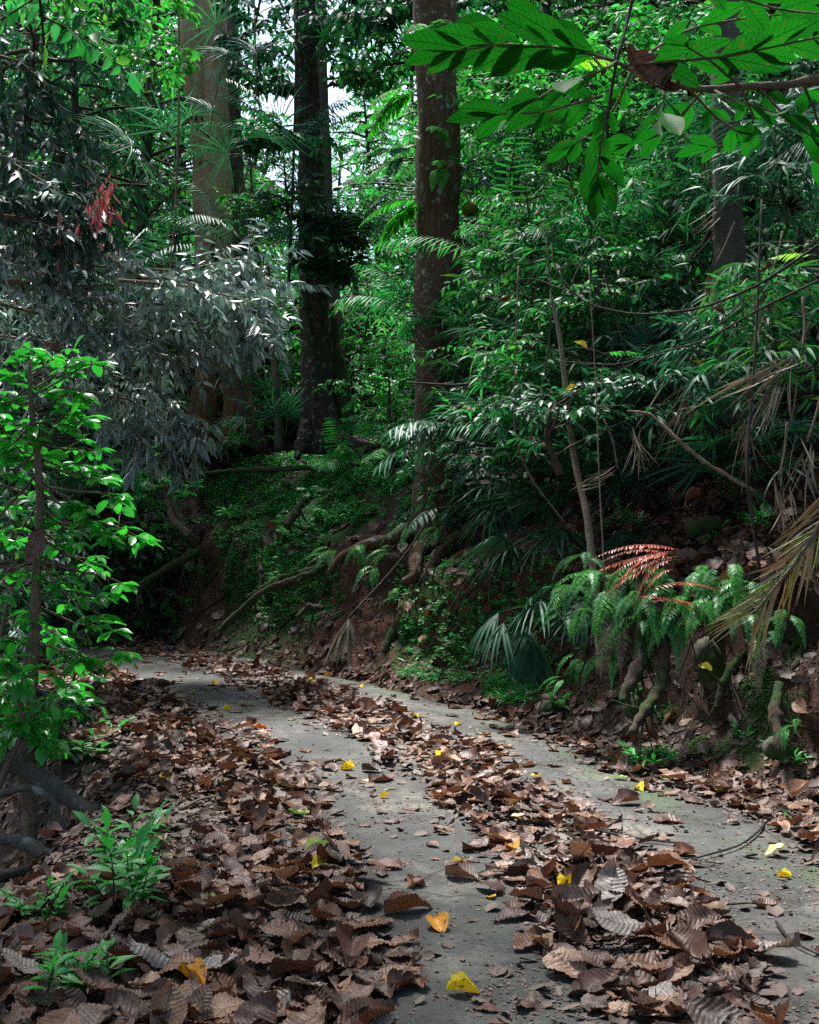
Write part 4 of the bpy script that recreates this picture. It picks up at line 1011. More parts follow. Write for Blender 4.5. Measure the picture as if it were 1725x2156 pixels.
# ---------------------------------------------------------------- ferns
def make_fern(label, px, py, d, nfr, L, mat, seed, hang=1.0, az0=-math.pi / 2, azs=1.6, mats=None, el=.5, npair=26, fat=1.0):
    rng = np.random.default_rng(seed); P = at(px, py, d)
    t = thing('fern', label, 'fern', P, 'ferns on the bank')
    for k in range(nfr):
        az = az0 + rng.uniform(-azs, azs) * (k + 1) / nfr * (1 if k % 2 else -1)
        fr, = (MB(),)
        l = L * rng.uniform(.75, 1.15)
        frond(fr, fr, P + rng.normal(0, .03, 3), [math.cos(az), math.sin(az), el + rng.uniform(-.3, .3)], l, npair, l * .15, l * .036 * fat * 26 / npair,
              droop=2.2 * hang, lfdroop=.12, ang=1.25, tpl='pinna', rng=rng, r=.003, t0=.08)
        part('frond', fr, M[mats[k % len(mats)] if mats else mat], t)
    return t
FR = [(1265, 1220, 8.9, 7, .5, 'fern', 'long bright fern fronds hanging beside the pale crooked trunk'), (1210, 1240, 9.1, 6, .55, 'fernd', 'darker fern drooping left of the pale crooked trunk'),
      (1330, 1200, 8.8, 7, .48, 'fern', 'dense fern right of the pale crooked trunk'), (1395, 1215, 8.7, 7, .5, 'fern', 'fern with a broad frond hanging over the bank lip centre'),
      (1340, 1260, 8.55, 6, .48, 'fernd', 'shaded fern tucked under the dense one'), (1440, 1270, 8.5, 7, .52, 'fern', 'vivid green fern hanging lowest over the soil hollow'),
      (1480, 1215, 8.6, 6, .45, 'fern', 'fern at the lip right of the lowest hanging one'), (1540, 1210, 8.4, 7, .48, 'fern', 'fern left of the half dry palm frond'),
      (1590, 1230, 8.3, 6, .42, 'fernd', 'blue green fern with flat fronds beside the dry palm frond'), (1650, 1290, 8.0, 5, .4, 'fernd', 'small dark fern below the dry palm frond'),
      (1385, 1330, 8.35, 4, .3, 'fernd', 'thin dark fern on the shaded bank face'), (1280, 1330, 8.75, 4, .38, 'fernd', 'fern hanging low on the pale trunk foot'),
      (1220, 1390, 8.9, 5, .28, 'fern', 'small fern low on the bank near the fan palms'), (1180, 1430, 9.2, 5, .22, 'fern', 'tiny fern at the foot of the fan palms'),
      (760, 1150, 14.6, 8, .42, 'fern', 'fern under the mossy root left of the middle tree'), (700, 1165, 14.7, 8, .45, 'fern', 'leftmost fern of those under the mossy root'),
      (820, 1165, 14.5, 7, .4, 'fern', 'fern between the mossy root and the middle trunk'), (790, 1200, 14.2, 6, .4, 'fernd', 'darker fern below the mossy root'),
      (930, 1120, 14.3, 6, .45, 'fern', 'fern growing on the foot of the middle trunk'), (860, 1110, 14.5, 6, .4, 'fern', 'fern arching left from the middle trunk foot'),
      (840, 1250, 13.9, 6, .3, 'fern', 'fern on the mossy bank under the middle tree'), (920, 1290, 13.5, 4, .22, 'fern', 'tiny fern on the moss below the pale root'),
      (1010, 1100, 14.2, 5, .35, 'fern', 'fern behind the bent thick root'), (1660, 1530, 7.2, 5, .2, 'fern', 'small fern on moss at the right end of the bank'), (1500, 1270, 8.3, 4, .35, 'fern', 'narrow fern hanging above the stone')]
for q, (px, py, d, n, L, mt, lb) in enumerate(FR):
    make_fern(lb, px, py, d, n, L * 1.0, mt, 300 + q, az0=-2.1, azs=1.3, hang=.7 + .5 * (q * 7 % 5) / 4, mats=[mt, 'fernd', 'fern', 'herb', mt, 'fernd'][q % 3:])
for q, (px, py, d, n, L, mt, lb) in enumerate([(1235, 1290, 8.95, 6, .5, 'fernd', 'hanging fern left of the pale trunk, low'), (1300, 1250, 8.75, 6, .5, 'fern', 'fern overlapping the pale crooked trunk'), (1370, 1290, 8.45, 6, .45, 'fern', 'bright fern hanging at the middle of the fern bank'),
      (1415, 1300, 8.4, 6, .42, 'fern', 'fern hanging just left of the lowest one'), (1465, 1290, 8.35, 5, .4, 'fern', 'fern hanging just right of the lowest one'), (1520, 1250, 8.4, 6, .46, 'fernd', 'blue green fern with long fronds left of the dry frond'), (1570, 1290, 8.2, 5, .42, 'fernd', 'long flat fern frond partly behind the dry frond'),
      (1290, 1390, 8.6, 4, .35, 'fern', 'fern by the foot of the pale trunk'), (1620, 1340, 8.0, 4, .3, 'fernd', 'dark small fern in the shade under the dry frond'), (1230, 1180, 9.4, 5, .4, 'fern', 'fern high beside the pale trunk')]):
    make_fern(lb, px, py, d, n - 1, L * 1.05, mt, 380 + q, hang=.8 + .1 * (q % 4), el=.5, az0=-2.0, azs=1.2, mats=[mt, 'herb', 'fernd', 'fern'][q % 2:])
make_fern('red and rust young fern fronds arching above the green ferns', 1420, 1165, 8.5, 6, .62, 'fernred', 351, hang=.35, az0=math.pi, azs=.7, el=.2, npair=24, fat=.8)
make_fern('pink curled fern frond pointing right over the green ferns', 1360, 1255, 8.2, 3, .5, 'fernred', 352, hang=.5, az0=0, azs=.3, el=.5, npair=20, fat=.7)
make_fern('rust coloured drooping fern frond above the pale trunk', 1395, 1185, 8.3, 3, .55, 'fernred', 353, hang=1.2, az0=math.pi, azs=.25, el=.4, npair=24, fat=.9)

for q, (px, py, d, lb) in enumerate([(1310, 1290, 8.6, 'brown withered fern hanging by the pale trunk'), (1440, 1330, 8.3, 'brown withered fern under the lowest hanging fern'), (1600, 1330, 8.0, 'brown withered fern below the dry palm frond')]):
    make_fern(lb, px, py, d, 4, .45, 'straw', 395 + q, hang=1.6, el=.1, az0=-2.0, azs=.8, fat=.6)
# climbing ferns on the middle trunk
CF = [(905, 70, 14.65, .75, 3, -1.7, 'large drooping fern fronds high on the middle trunk'), (885, 200, 14.7, 1.0, 5, math.pi, 'long pinnate fronds spreading left from the middle trunk'),
      (915, 280, 14.6, .5, 3, -1.4, 'fern hanging on the trunk below the spreading fronds'), (930, 355, 14.6, .55, 3, -1.3, 'fern fronds halfway up the middle trunk'),
      (895, 430, 14.7, .9, 4, math.pi - .2, 'fronds reaching left at the knot of the middle trunk'), (940, 330, 14.6, .3, 2, -.6, 'small drooping climber leaf on the right side of the middle trunk'),
      (855, 330, 14.9, .7, 4, -2.4, 'pale pinnate leaves hanging left of the middle trunk')]
for q, (px, py, d, L, n, az, lb) in enumerate(CF):
    rng = np.random.default_rng(400 + q); P = at(px, py, d); t = thing('climbing_fern', lb, 'fern', P, 'ferns climbing the middle trunk')
    for k in range(n):
        a = az + rng.uniform(-.6, .6); fr = MB()
        frond(fr, fr, P, [math.cos(a), math.sin(a), rng.uniform(-.1, .7)], L * rng.uniform(.8, 1.1), 18, L * .24, L * .055, droop=1.6, lfdroop=.15, ang=1.1, rng=rng, r=.004)
        part('frond', fr, M['fern' if q != 6 else 'palm2'], t)

# ---------------------------------------------------------------- palms
def fan_palm(label, P, n, L, stalk, mat, seed, az0=None, azs=math.pi, W=.035, name='fan_palm', group='fan palms in the undergrowth', nst=12, elev=(.3, 1.2), droop=.14, spread=1.8):
    rng = np.random.default_rng(seed); t = thing(name, label, 'palm', P, group); P = np.array(P, float)
    for k in range(n):
        az = (az0 if az0 is not None else 0) + rng.uniform(-azs, azs)
        el = rng.uniform(*elev); s = stalk * rng.uniform(.6, 1.15)
        hub = P + np.array([math.cos(az) * math.cos(el), math.sin(az) * math.cos(el), math.sin(el)]) * s
        f, st = MB(), MB()
        fan(f, st, P, hub, L * rng.uniform(.8, 1.1), nst, rng, W, spread, droop=droop)
        fo = part('frond', f, M[mat], t); part('stalk', st, M['greenstem'], fo)
    return t
def rattan(label, P, n, L, mat, seed, az0=0, azs=math.pi, lf=.32, W=.028, np_=22, droop=1.1, lfdroop=.5, el=(.5, 1.3), name='feather_palm', group='feather palms in the undergrowth', vee=0.0, roll=0.0):
    rng = np.random.default_rng(seed); t = thing(name, label, 'palm', P, group)
    for k in range(n):
        az = az0 + rng.uniform(-azs, azs); el_ = rng.uniform(*el); f, st = MB(), MB()
        frond(f, st, np.array(P, float), [math.cos(az) * math.cos(el_), math.sin(az) * math.cos(el_), math.sin(el_)], L * rng.uniform(.7, 1.1), np_, lf, W, droop, lfdroop, 1.0, 'strap2', rng, .008, .2, 'palm', roll=roll, vee=vee)
        fo = part('frond', f, M[mat], t); part('midrib', st, M['greenstem'], fo)
    return t
# near the bank: dark fan palms right of the middle tree
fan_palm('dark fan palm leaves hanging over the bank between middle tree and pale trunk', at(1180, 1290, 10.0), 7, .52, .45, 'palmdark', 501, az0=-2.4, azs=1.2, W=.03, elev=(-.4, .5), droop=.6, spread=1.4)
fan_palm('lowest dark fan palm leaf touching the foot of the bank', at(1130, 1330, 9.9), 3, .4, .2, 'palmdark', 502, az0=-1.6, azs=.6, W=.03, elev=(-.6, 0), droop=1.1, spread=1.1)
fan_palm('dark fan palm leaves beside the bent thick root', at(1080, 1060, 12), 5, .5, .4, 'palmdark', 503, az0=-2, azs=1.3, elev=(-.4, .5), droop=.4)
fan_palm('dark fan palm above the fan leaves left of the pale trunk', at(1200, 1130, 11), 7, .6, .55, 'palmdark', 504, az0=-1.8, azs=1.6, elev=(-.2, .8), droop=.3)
rattan('blue green feather palm frond in front of the middle trunk', at(960, 905, 12.8), 6, 1.0, 'palm', 505, az0=math.pi - .2, azs=1.0, lf=.42, W=.045, np_=9, el=(-.1, .7), droop=.9, lfdroop=.25)
FP = [(1290, 760, 12, 9, .65, .9, 'palm2', 'pale green fan palm in the middle of the right thicket'), (1400, 620, 13, 9, .7, 1.0, 'palm', 'fan palm above the pale green one in the right thicket'),
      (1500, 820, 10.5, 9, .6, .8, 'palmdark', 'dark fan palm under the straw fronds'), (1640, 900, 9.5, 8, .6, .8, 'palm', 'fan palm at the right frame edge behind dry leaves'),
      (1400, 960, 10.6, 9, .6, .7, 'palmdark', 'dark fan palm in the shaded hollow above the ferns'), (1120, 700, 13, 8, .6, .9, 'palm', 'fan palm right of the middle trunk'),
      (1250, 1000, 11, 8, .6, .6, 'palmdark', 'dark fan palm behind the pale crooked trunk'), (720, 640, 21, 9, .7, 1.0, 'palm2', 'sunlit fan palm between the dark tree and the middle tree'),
      (1000, 560, 16, 8, .7, 1.0, 'palm2', 'fan palm leaves showing right of the middle trunk at mid height'), (600, 890, 19.2, 8, .6, .7, 'palm', 'fan palm at the foot of the dark tree'),
      (1640, 620, 11, 9, .7, 1.0, 'palm', 'fan palm high at the right frame edge'), (1480, 470, 13.5, 9, .8, 1.0, 'palm', 'upper fan palm beside the grey right trunk'),
      (440, 250, 18, 8, .7, .8, 'palm', 'fan palm leaves across the pale trunk'), (540, 130, 18.5, 9, .8, .9, 'palm', 'high fan palm right of the pale trunk'),
      (655, 110, 18, 7, .5, .4, 'palm2', 'fan palm tuft high on the dark slender tree'), (560, 320, 17.5, 9, .8, .9, 'palm', 'black green fan palm between the two tall trunks'),
      (1550, 1000, 10, 7, .55, .6, 'palm', 'low fan palm right above the litter slope'), (330, 330, 17.5, 8, .8, .9, 'palm', 'fan palm left of the pale trunk in the shade'),
      (560, 840, 20, 8, .6, .7, 'palm2', 'grey green fan palm between the pale and dark trees'), (1090, 880, 12.5, 7, .6, .6, 'palm', 'fan palm right beside the middle trunk lower down'),
      (1340, 860, 11.5, 8, .6, .7, 'palm', 'fan palm right of the crooked trunk at mid height'), (800, 760, 20, 7, .6, .8, 'palm2', 'bright fan palm far behind the mound')]
for q, (px, py, d, n, L, st, mt, lb) in enumerate(FP):
    fan_palm(lb, at(px, py + st * .35 * F / d, d), n if py > 400 else max(4, n - 4), L, st, mt, 520 + q, W=.03)
RP = [(1060, 520, 13, 8, 1.7, 'green1', 'feather palm arching right of the middle trunk'), (1330, 520, 13, 9, 1.8, 'palm2', 'feather palm in the upper right thicket'),
      (1450, 700, 12, 8, 1.6, 'palm', 'feather palm behind the spiny stem'), (1620, 380, 11, 8, 1.8, 'palm', 'feather palm below the overhead branch at the right'),
      (520, 470, 18.5, 8, 1.8, 'palm', 'drooping feather palm between the tall trunks'), (610, 250, 18.5, 8, 2.0, 'palm', 'dark feather palm beside the dark tree'),
      (760, 480, 18, 8, 1.9, 'palm', 'feather palm left of the middle trunk in backlight'), (900, 620, 14.2, 7, 1.2, 'palm2', 'shiny feather palm fronds crossing the middle trunk'),
      (1180, 400, 15, 8, 1.9, 'green3', 'vivid feather palm beyond the middle thicket'), (250, 560, 17, 8, 1.8, 'palm', 'feather palm in the left shade'),
      (1560, 760, 10.5, 7, 1.4, 'palm', 'feather palm under the straw coloured fronds'), (1230, 900, 11, 7, 1.2, 'palm', 'dark feather palm by the crooked trunk'),
      (830, 880, 17.5, 7, 1.2, 'palm2', 'feather palm on top of the mound left of the middle trunk'), (740, 930, 18, 7, .9, 'herb', 'low pinnate seedling at the foot of the dark tree')]
for q, (px, py, d, n, L, mt, lb) in enumerate(RP):
    rattan(lb, at(px, py + 60, d), n, L, mt, 560 + q)
# dead fronds
def dead_palm(label, hub, n, L, mat, seed, d0, spread=.9, W=.03, stalk=None, name='dead_palm_frond', group='dry palm fronds hanging at the right'):
    rng = np.random.default_rng(seed); t = thing(name, label, 'palm frond', hub, group); hub = np.array(hub, float)
    mb = MB(); k = n; D = unit(np.array(d0, float))[None] + rng.normal(0, spread * .35, (k, 3))
    leaves(mb, 'straw', np.tile(hub, (k, 1)) + rng.normal(0, .03, (k, 3)) - np.array(d0) * rng.uniform(0, .25, (k, 1)) * -L, D, rng.normal(0, 1, (k, 3)), L * rng.uniform(.45, 1.15, k), W * rng.uniform(.35, 1.0, k))
    part('leaflets', mb, M[mat], t)
    st = MB(); s = stalk if stalk is not None else hub + np.array([rng.uniform(-.2, .3), .1, .4]); tube(st, np.array([s, (s + hub) / 2 + .03, hub]), [.01, .008], 5, seg=6); part('stalk', st, M['stem'], t)
    return t
DP = [(1505, 560, 10, .75, (-.1, 0, -1), 16, 'pale straw fan hanging below the grey right trunk'), (1560, 690, 9.8, .8, (-.35, 0, -1), 16, 'long straw bundle slanting down left'),
      (1480, 780, 9.6, .7, (-.5, 0, -1), 14, 'dry fan pointing down left at mid height'), (1620, 590, 9, .6, (-.1, 0, -1), 14, 'straw tuft under the overhead branch at right'),
      (1560, 880, 9.2, .5, (.1, 0, -1), 14, 'drooping pale fan beside the right bushes'), (1650, 790, 8.5, .7, (-.4, -.1, -.7), 14, 'dry fan by the right frame edge'),
      (1690, 740, 8.2, .8, (-.8, 0, -.5), 12, 'arched dry frond at the right frame edge'), (1700, 930, 8, .5, (-.1, 0, -1), 12, 'hanging straw strips at the right frame edge low'),
      (1340, 900, 9.4, .4, (0, 0, -1), 12, 'brown withered fan on the bowed stem'), (1640, 1010, 8, .45, (.05, 0, -1), 10, 'withered brown strips above the half dry frond'),
      (1480, 300, 11.5, .6, (.3, 0, -.8), 14, 'tangle of dry strips behind the overhead leaves'), (1540, 420, 11, .6, (-.5, 0, -.6), 14, 'dry strips against the grey right trunk'),
      (1420, 850, 10, .5, (-.2, 0, -1), 10, 'small dry fan in the shaded thicket'), (1300, 985, 9.5, .4, (-.9, 0, -.3), 9, 'thin dry leaf pointing left from the bowed stem')]
for q, (px, py, d, L, dr, n, lb) in enumerate(DP):
    dead_palm(lb, at(px, py, d), int(n * 1.25), L * .85, 'straw', 600 + q, dr, spread=.65, W=.02)
# half dry frond, right edge, hanging from above; parts: leaflets, midrib
t = thing('half_dry_palm_frond', 'yellow green and brown palm frond drooping in front of the ferns at the right edge', 'palm frond', at(1740, 1030, 6.6))
q_ = ats((1760, 980, 6.6), (1730, 1100, 6.6), (1680, 1180, 6.6), (1630, 1240, 6.6), (1590, 1290, 6.65))
st = MB(); tube(st, q_, [.014, .006], 6, seg=12); part('midrib', st, M['stem'], t)
r_ = np.random.default_rng(9); fr = MB(); n = 34
P, T = samp(q_, np.linspace(.1, 1, n))
for sg in (1, -1):
    D = T * .8 + np.array([-.75 if sg > 0 else .15, -.1, -.05 if sg > 0 else -.8]) + r_.normal(0, .16, (n, 3))
    leaves(fr, 'straw', P, D, np.array([0, -1, .4]) + r_.normal(0, .4, (n, 3)), r_.uniform(.26, .42, n), r_.uniform(.007, .018, n))
part('leaflets', fr, M['strawgreen'], t)
# the dead frond lying against the foot of the bank
t = thing('fallen_palm_frond', 'dead grey green palm frond leaning on the foot of the bank with a long stalk', 'palm frond', at(740, 1290, 13.2))
st = MB(); tube(st, ats((735, 1300, 13.2), (800, 1230, 13.5), (860, 1160, 13.9), (890, 1110, 14.2)), [.014, .008], 5, seg=10); part('stalk', st, M['twig'], t)
fr = MB(); n = 13; r_ = np.random.default_rng(4)
ends = np.array([at(px, py, 13.0) for px, py in [(700, 1370), (690, 1390), (705, 1400), (720, 1395), (735, 1410), (745, 1405), (755, 1395), (765, 1375), (715, 1345), (680, 1400), (728, 1370), (750, 1370), (700, 1405)]])
D = ends - at(735, 1300, 13.2); leaves(fr, 'strap2', np.tile(at(735, 1300, 13.2), (n, 1)), D, r_.normal(0, .5, (n, 3)) + [0, -1, .3], np.linalg.norm(D, axis=1), r_.uniform(.03, .055, n)); part('leaflets', fr, M['straw'], t)

# ---------------------------------------------------------------- bushes, young trees
def young(name, label, cat, axis_pts, r0, nb, blen, mat, L, tpl, ratio, seed, az=None, azs=math.pi, t0=.25, el=.5, nsub=4, sub=.5, nl=9, droop=.15, group=None, wood='stem', bdroop=.5, spread=.85, jit=.35, up=.6, base=None):
    rng = np.random.default_rng(seed); A = np.asarray(axis_pts, float)
    t = thing(name, label, cat, A[0] if base is None else base, group)
    tr = MB(); tube(tr, A, [r0, r0 * .6, r0 * .12], 8, seg=24, wob=.12, seed=seed); part('trunk', tr, M[wood], t)
    wd, acc = MB(), []
    for k in range(nb):
        s = t0 + (1 - t0) * (k + .5) / nb; P, T = samp(A, np.array([s]))
        a = (k * 2.4 + rng.uniform(-.3, .3)) if az is None else az + rng.uniform(-azs, azs)
        l = blen * rng.uniform(.6, 1.15) * (1.15 - .7 * s)
        q = curve(P[0], [math.cos(a), math.sin(a), el], l, 6, bdroop, .25, rng)
        bough(wd, acc, q, r0 * .3, nsub, l * sub, nl, L, droop, rng, subdroop=bdroop * .6, sides=5, spread=spread, jit=jit, up=up)
    fo = MB(); flush(fo, acc, tpl, ratio)
    part('branches', wd, M[wood], t); part('foliage', fo, M[mat], t)
    return t
def rosette(acc, P, T, n, L, rng):
    """leaves radiating from a twig end, nearly level"""
    T = unit(np.array(T, float) * [1, 1, .3]); az = rng.uniform(0, 6.28) + np.arange(n) * 2.4
    D = np.stack([np.cos(az), np.sin(az), rng.uniform(-.35, .35, n)], -1) + T * .55
    acc.append((P - T * rng.uniform(0, .03, (n, 1)), unit(D), Z_ + rng.normal(0, .3, (n, 3)), L * rng.uniform(.6, 1.1, n)))
# the bright sapling at the left
SAPP = ats((66, 1880, 8.1), (60, 1600, 8.1), (72, 1380, 8.0), (76, 1200, 8.0), (86, 1060, 8.0), (78, 950, 7.95), (64, 850, 7.9), (62, 760, 7.9))
t = thing('sapling', 'bright glossy leaved sapling standing at the left edge of the picture', 'sapling', SAPP[0])
tr = MB(); tube(tr, SAPP, [.05, .042, .035, .032, .028, .024, .018, .01], 10, seg=40, wob=.18, seed=3); part('trunk', tr, M['stem'], t)
rng = np.random.default_rng(33); wd, acc = MB(), []
SB = [(0.97, 60, 750), (0.95, 110, 750), (0.93, 20, 790), (0.9, 140, 780), (0.88, 200, 765), (.86, 10, 850), (.84, 160, 830), (.82, 90, 830), (.8, 180, 880), (.78, 20, 930), (.76, 130, 900), (.74, 200, 950), (.72, 30, 1000),
      (.7, 170, 980), (.68, 220, 1010), (.66, 10, 1070), (.64, 150, 1060), (.62, 240, 1050), (.6, 290, 1130), (.58, 30, 1140), (.56, 220, 1130), (.54, 310, 1140), (.52, 120, 1150), (.5, 200, 1190), (.48, 20, 1210), (.46, 260, 1230),
      (.44, 130, 1230), (.42, 180, 1260), (.4, 60, 1290), (.37, 240, 1330), (.34, 120, 1340), (.31, 170, 1390), (.28, 250, 1385), (.3, 20, 1350), (.24, 150, 1440), (.92, -20, 880), (.8, -30, 980), (.66, -40, 1130), (.5, -30, 1260), (.6, 100, 1090), (.7, 90, 960),
      (.75, 150, 860), (.45, 180, 1300), (.2, 130, 1500), (.15, 20, 1480), (.83, 60, 900), (.63, 180, 1100)]
for q, (s, ex, ey) in enumerate(SB):
    P, T = samp(SAPP, np.array([s])); e = at(ex, ey, 8.05 + rng.uniform(-.2, .6))
    m = (P[0] + e) / 2 + np.array([0, 0, -.04 + .05 * rng.random()])
    poly = np.array([P[0], P[0] * .4 + m * .6, m, m * .4 + e * .6 + [0, 0, .02], e])
    tube(wd, poly, [.010, .005], 5)
    l = np.linalg.norm(e - P[0])
    rosette(acc, e, poly[-1] - poly[-2], 7, .17, rng)
    for j in range(2):
        pp, tt = samp(poly, np.array([.5 + .25 * j]))
        c = curve(pp[0], tt[0] * .7 + rng.normal(0, .5, 3) * [1, 1, .4] + [0, 0, .15], .17 * rng.uniform(.6, 1.3), 4, .1, .2, rng); tube(wd, c, [.005, .003], 4)
        rosette(acc, c[-1], c[-1] - c[-2], int(rng.integers(4, 7)), .15, rng)
fo = MB(); flush(fo, acc, 'obov', .46); part('branches', wd, M['stem'], t); part('foliage', fo, M['bright'], t)
# a second sapling of the same kind, left edge, low
for q, (pts, nb, bl, lb) in enumerate([
    (((-20, 1700, 7.4), (20, 1600, 7.4), (50, 1540, 7.4), (40, 1470, 7.4), (0, 1380, 7.4)), 7, .35, 'small glossy sapling leaning at the lower left edge'),
    (((60, 1700, 8.6), (95, 1600, 8.8), (120, 1520, 8.9), (130, 1450, 9)), 6, .3, 'small dark sapling behind the bright one at its foot'),
    (((-30, 1500, 9.5), (0, 1350, 9.5), (30, 1200, 9.5), (20, 1000, 9.5), (0, 850, 9.5)), 16, .8, 'dense shadowy sapling behind the bright one at the left edge'),
    (((40, 1480, 10.5), (60, 1350, 10.5), (90, 1200, 10.5), (110, 1080, 10.5)), 10, .45, 'shaded glossy bush behind the bright sapling'),
    (((20, 1640, 8.3), (60, 1560, 8.2), (90, 1530, 8.1)), 4, .25, 'low tuft of broad leaves at the foot of the bright sapling')]):
    young('sapling', lb, 'sapling', ats(*pts), .025, nb, bl, 'bright' if q in (0, 4) else 'green2', .14, 'obov', .4, 700 + q, nsub=4, nl=6, t0=.3, up=.75)
# roots, the stick and the trunks under it
for pts, r, lb, nm in [
    (((-60, 1590, 7.6), (20, 1600, 7.6), (90, 1640, 7.5), (150, 1680, 7.4), (230, 1740, 7.15)), [.07, .065, .055, .05, .04], 'thick pale root running from the left edge down into the litter', 'exposed_root'),
    (((205, 1700, 6.9), (150, 1770, 6.6), (80, 1850, 6.3), (0, 1960, 6.0)), [.03, .028, .026, .02], 'fallen grey stick slanting down at the lower left', 'fallen_stick'),
    (((-30, 1680, 7.2), (60, 1655, 7.2), (110, 1680, 7.2), (130, 1740, 7.2), (150, 1800, 7.1)), [.022, .024, .024, .022, .02], 'arched brown root looping over the hollow at the left', 'exposed_root'),
    (((-40, 1760, 7), (40, 1770, 7), (100, 1800, 6.9), (160, 1830, 6.8)), [.035, .04, .035, .025], 'mossy root across the dark hollow at the left', 'exposed_root'),
    (((0, 1400, 8.0), (40, 1470, 7.95), (52, 1560, 7.9), (45, 1640, 7.9), (70, 1740, 7.9)), [.03, .032, .034, .036, .04], 'second crooked stem beside the bright sapling', 'bare_sapling'),
    (((-20, 1850, 6.7), (60, 1830, 6.8), (130, 1790, 6.9)), [.035, .03, .02], 'dark stick in the hollow below the mossy root', 'fallen_stick')]:
    P = ats(*pts); mb = MB(); tube(mb, P, r, 10, seg=26, wob=.25, seed=len(lb)); solo(nm, mb, M['bark_grey' if nm == 'exposed_root' else ('twig' if nm == 'fallen_stick' else 'stem')], lb, nm.split('_')[1], loc=P[0])

# grey green drooping tree reaching in from the left
t = thing('drooping_tree', 'grey green drooping branches of lance shaped leaves reaching in from the left', 'tree', at(-260, 1000, 13))
rng = np.random.default_rng(44); wd, acc, dk, pk = MB(), [], [], []
tube(wd, ats((-260, 1300, 13), (-250, 1000, 13), (-230, 700, 13), (-200, 420, 13), (-190, 100, 13), (-180, -200, 13)), [.22, .18, .16, .13, .10, .05], 12, seg=20, wob=.15)
BO = [((-220, 480), (0, 455), (115, 470), (185, 520), (300, 585), (420, 590), (470, 560)), ((-220, 560), (-40, 590), (120, 600), (260, 640), (400, 640), (520, 690)), ((-220, 600), (-60, 640), (60, 640), (170, 680), (300, 720)),
      ((-220, 700), (-50, 700), (100, 720), (220, 790), (310, 800), (360, 840)), ((-220, 520), (0, 520), (200, 560), (380, 570), (520, 540), (580, 600)), ((100, 600), (250, 600), (400, 620), (480, 640), (550, 690)),
      ((-220, 760), (0, 790), (150, 820), (270, 840), (330, 870), (380, 890)), ((300, 590), (400, 620), (500, 650), (580, 700)), ((-100, 540), (40, 560), (130, 590), (190, 640)), ((200, 640), (320, 700), (420, 720), (520, 740)), ((0, 640), (120, 670), (250, 700), (380, 760)), ((250, 590), (380, 600), (470, 620), (540, 640))]
for q, b in enumerate(BO):
    d0 = 12.2 + 1.6 * rng.random()
    poly = np.array([at(px, py, d0 + .25 * k - .5) for k, (px, py) in enumerate(b)])
    bough(wd, acc, poly, .035 if q < 2 else .02, 32, .75, 15, .175, .5, rng, subdroop=.6, t0=.1, spread=.7, jit=.45, up=.45, sub_r=.13, angle=1.1)
DK = [((-220, 120), (-60, 100), (40, 130), (110, 190), (150, 270)), ((-220, 200), (-50, 220), (80, 280), (190, 360)), ((-220, 300), (0, 330), (120, 400), (200, 480)), ((-200, 380), (-40, 400), (60, 440), (130, 520))]
for b in DK:
    d0 = 11.6 + 1.5 * rng.random()
    poly = np.array([at(px, py, d0 + .2 * k) for k, (px, py) in enumerate(b)])
    bough(wd, dk, poly, .03, 26, .75, 12, .2, .65, rng, subdroop=.7, t0=.12, spread=.6, jit=.45, up=.4, sub_r=.13)
LW = [((330, 850), (380, 880), (410, 910)), ((180, 820), (280, 850), (340, 900), (360, 960)), ((150, 850), (260, 880), (300, 950))]
for b in LW:
    poly = np.array([at(px, py, 13.5) for k, (px, py) in enumerate(b)]); bough(wd, acc, poly, .015, 20, .6, 10, .2, .55, rng, subdroop=.6, t0=.1, spread=.5, jit=.28, up=.35)
for px, py, n, l in [(205, 395, 14, .14), (230, 400, 9, .2), (215, 425, 10, .22), (240, 440, 5, .24), (195, 440, 5, .2), (133, 465, 4, .2), (160, 480, 3, .2), (185, 455, 2, .15), (232, 520, 4, .13), (143, 540, 3, .14), (125, 505, 3, .14), (205, 460, 3, .25), (225, 380, 6, .15)]:
    P = at(px, py, 12) + rng.normal(0, .05, (n, 3)); D = np.array([0, 0, -1]) + rng.normal(0, .28, (n, 3)); pk.append((P, D, rng.normal(0, 1, (n, 3)), l * .72 * rng.uniform(.7, 1.1, n)))
    c = curve(at(px, py - 30, 12), [.1, 0, -1], .15, 3, 0, .1, rng); tube(wd, c, [.006, .004], 4)
part('limbs', wd, M['stem'], t)
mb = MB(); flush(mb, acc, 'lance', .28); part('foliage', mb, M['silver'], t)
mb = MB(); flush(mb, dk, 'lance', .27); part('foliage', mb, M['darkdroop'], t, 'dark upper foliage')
mb = MB(); flush(mb, pk, 'mid', .26); part('young_leaves', mb, M['pink'], t, 'pink hanging young leaves')

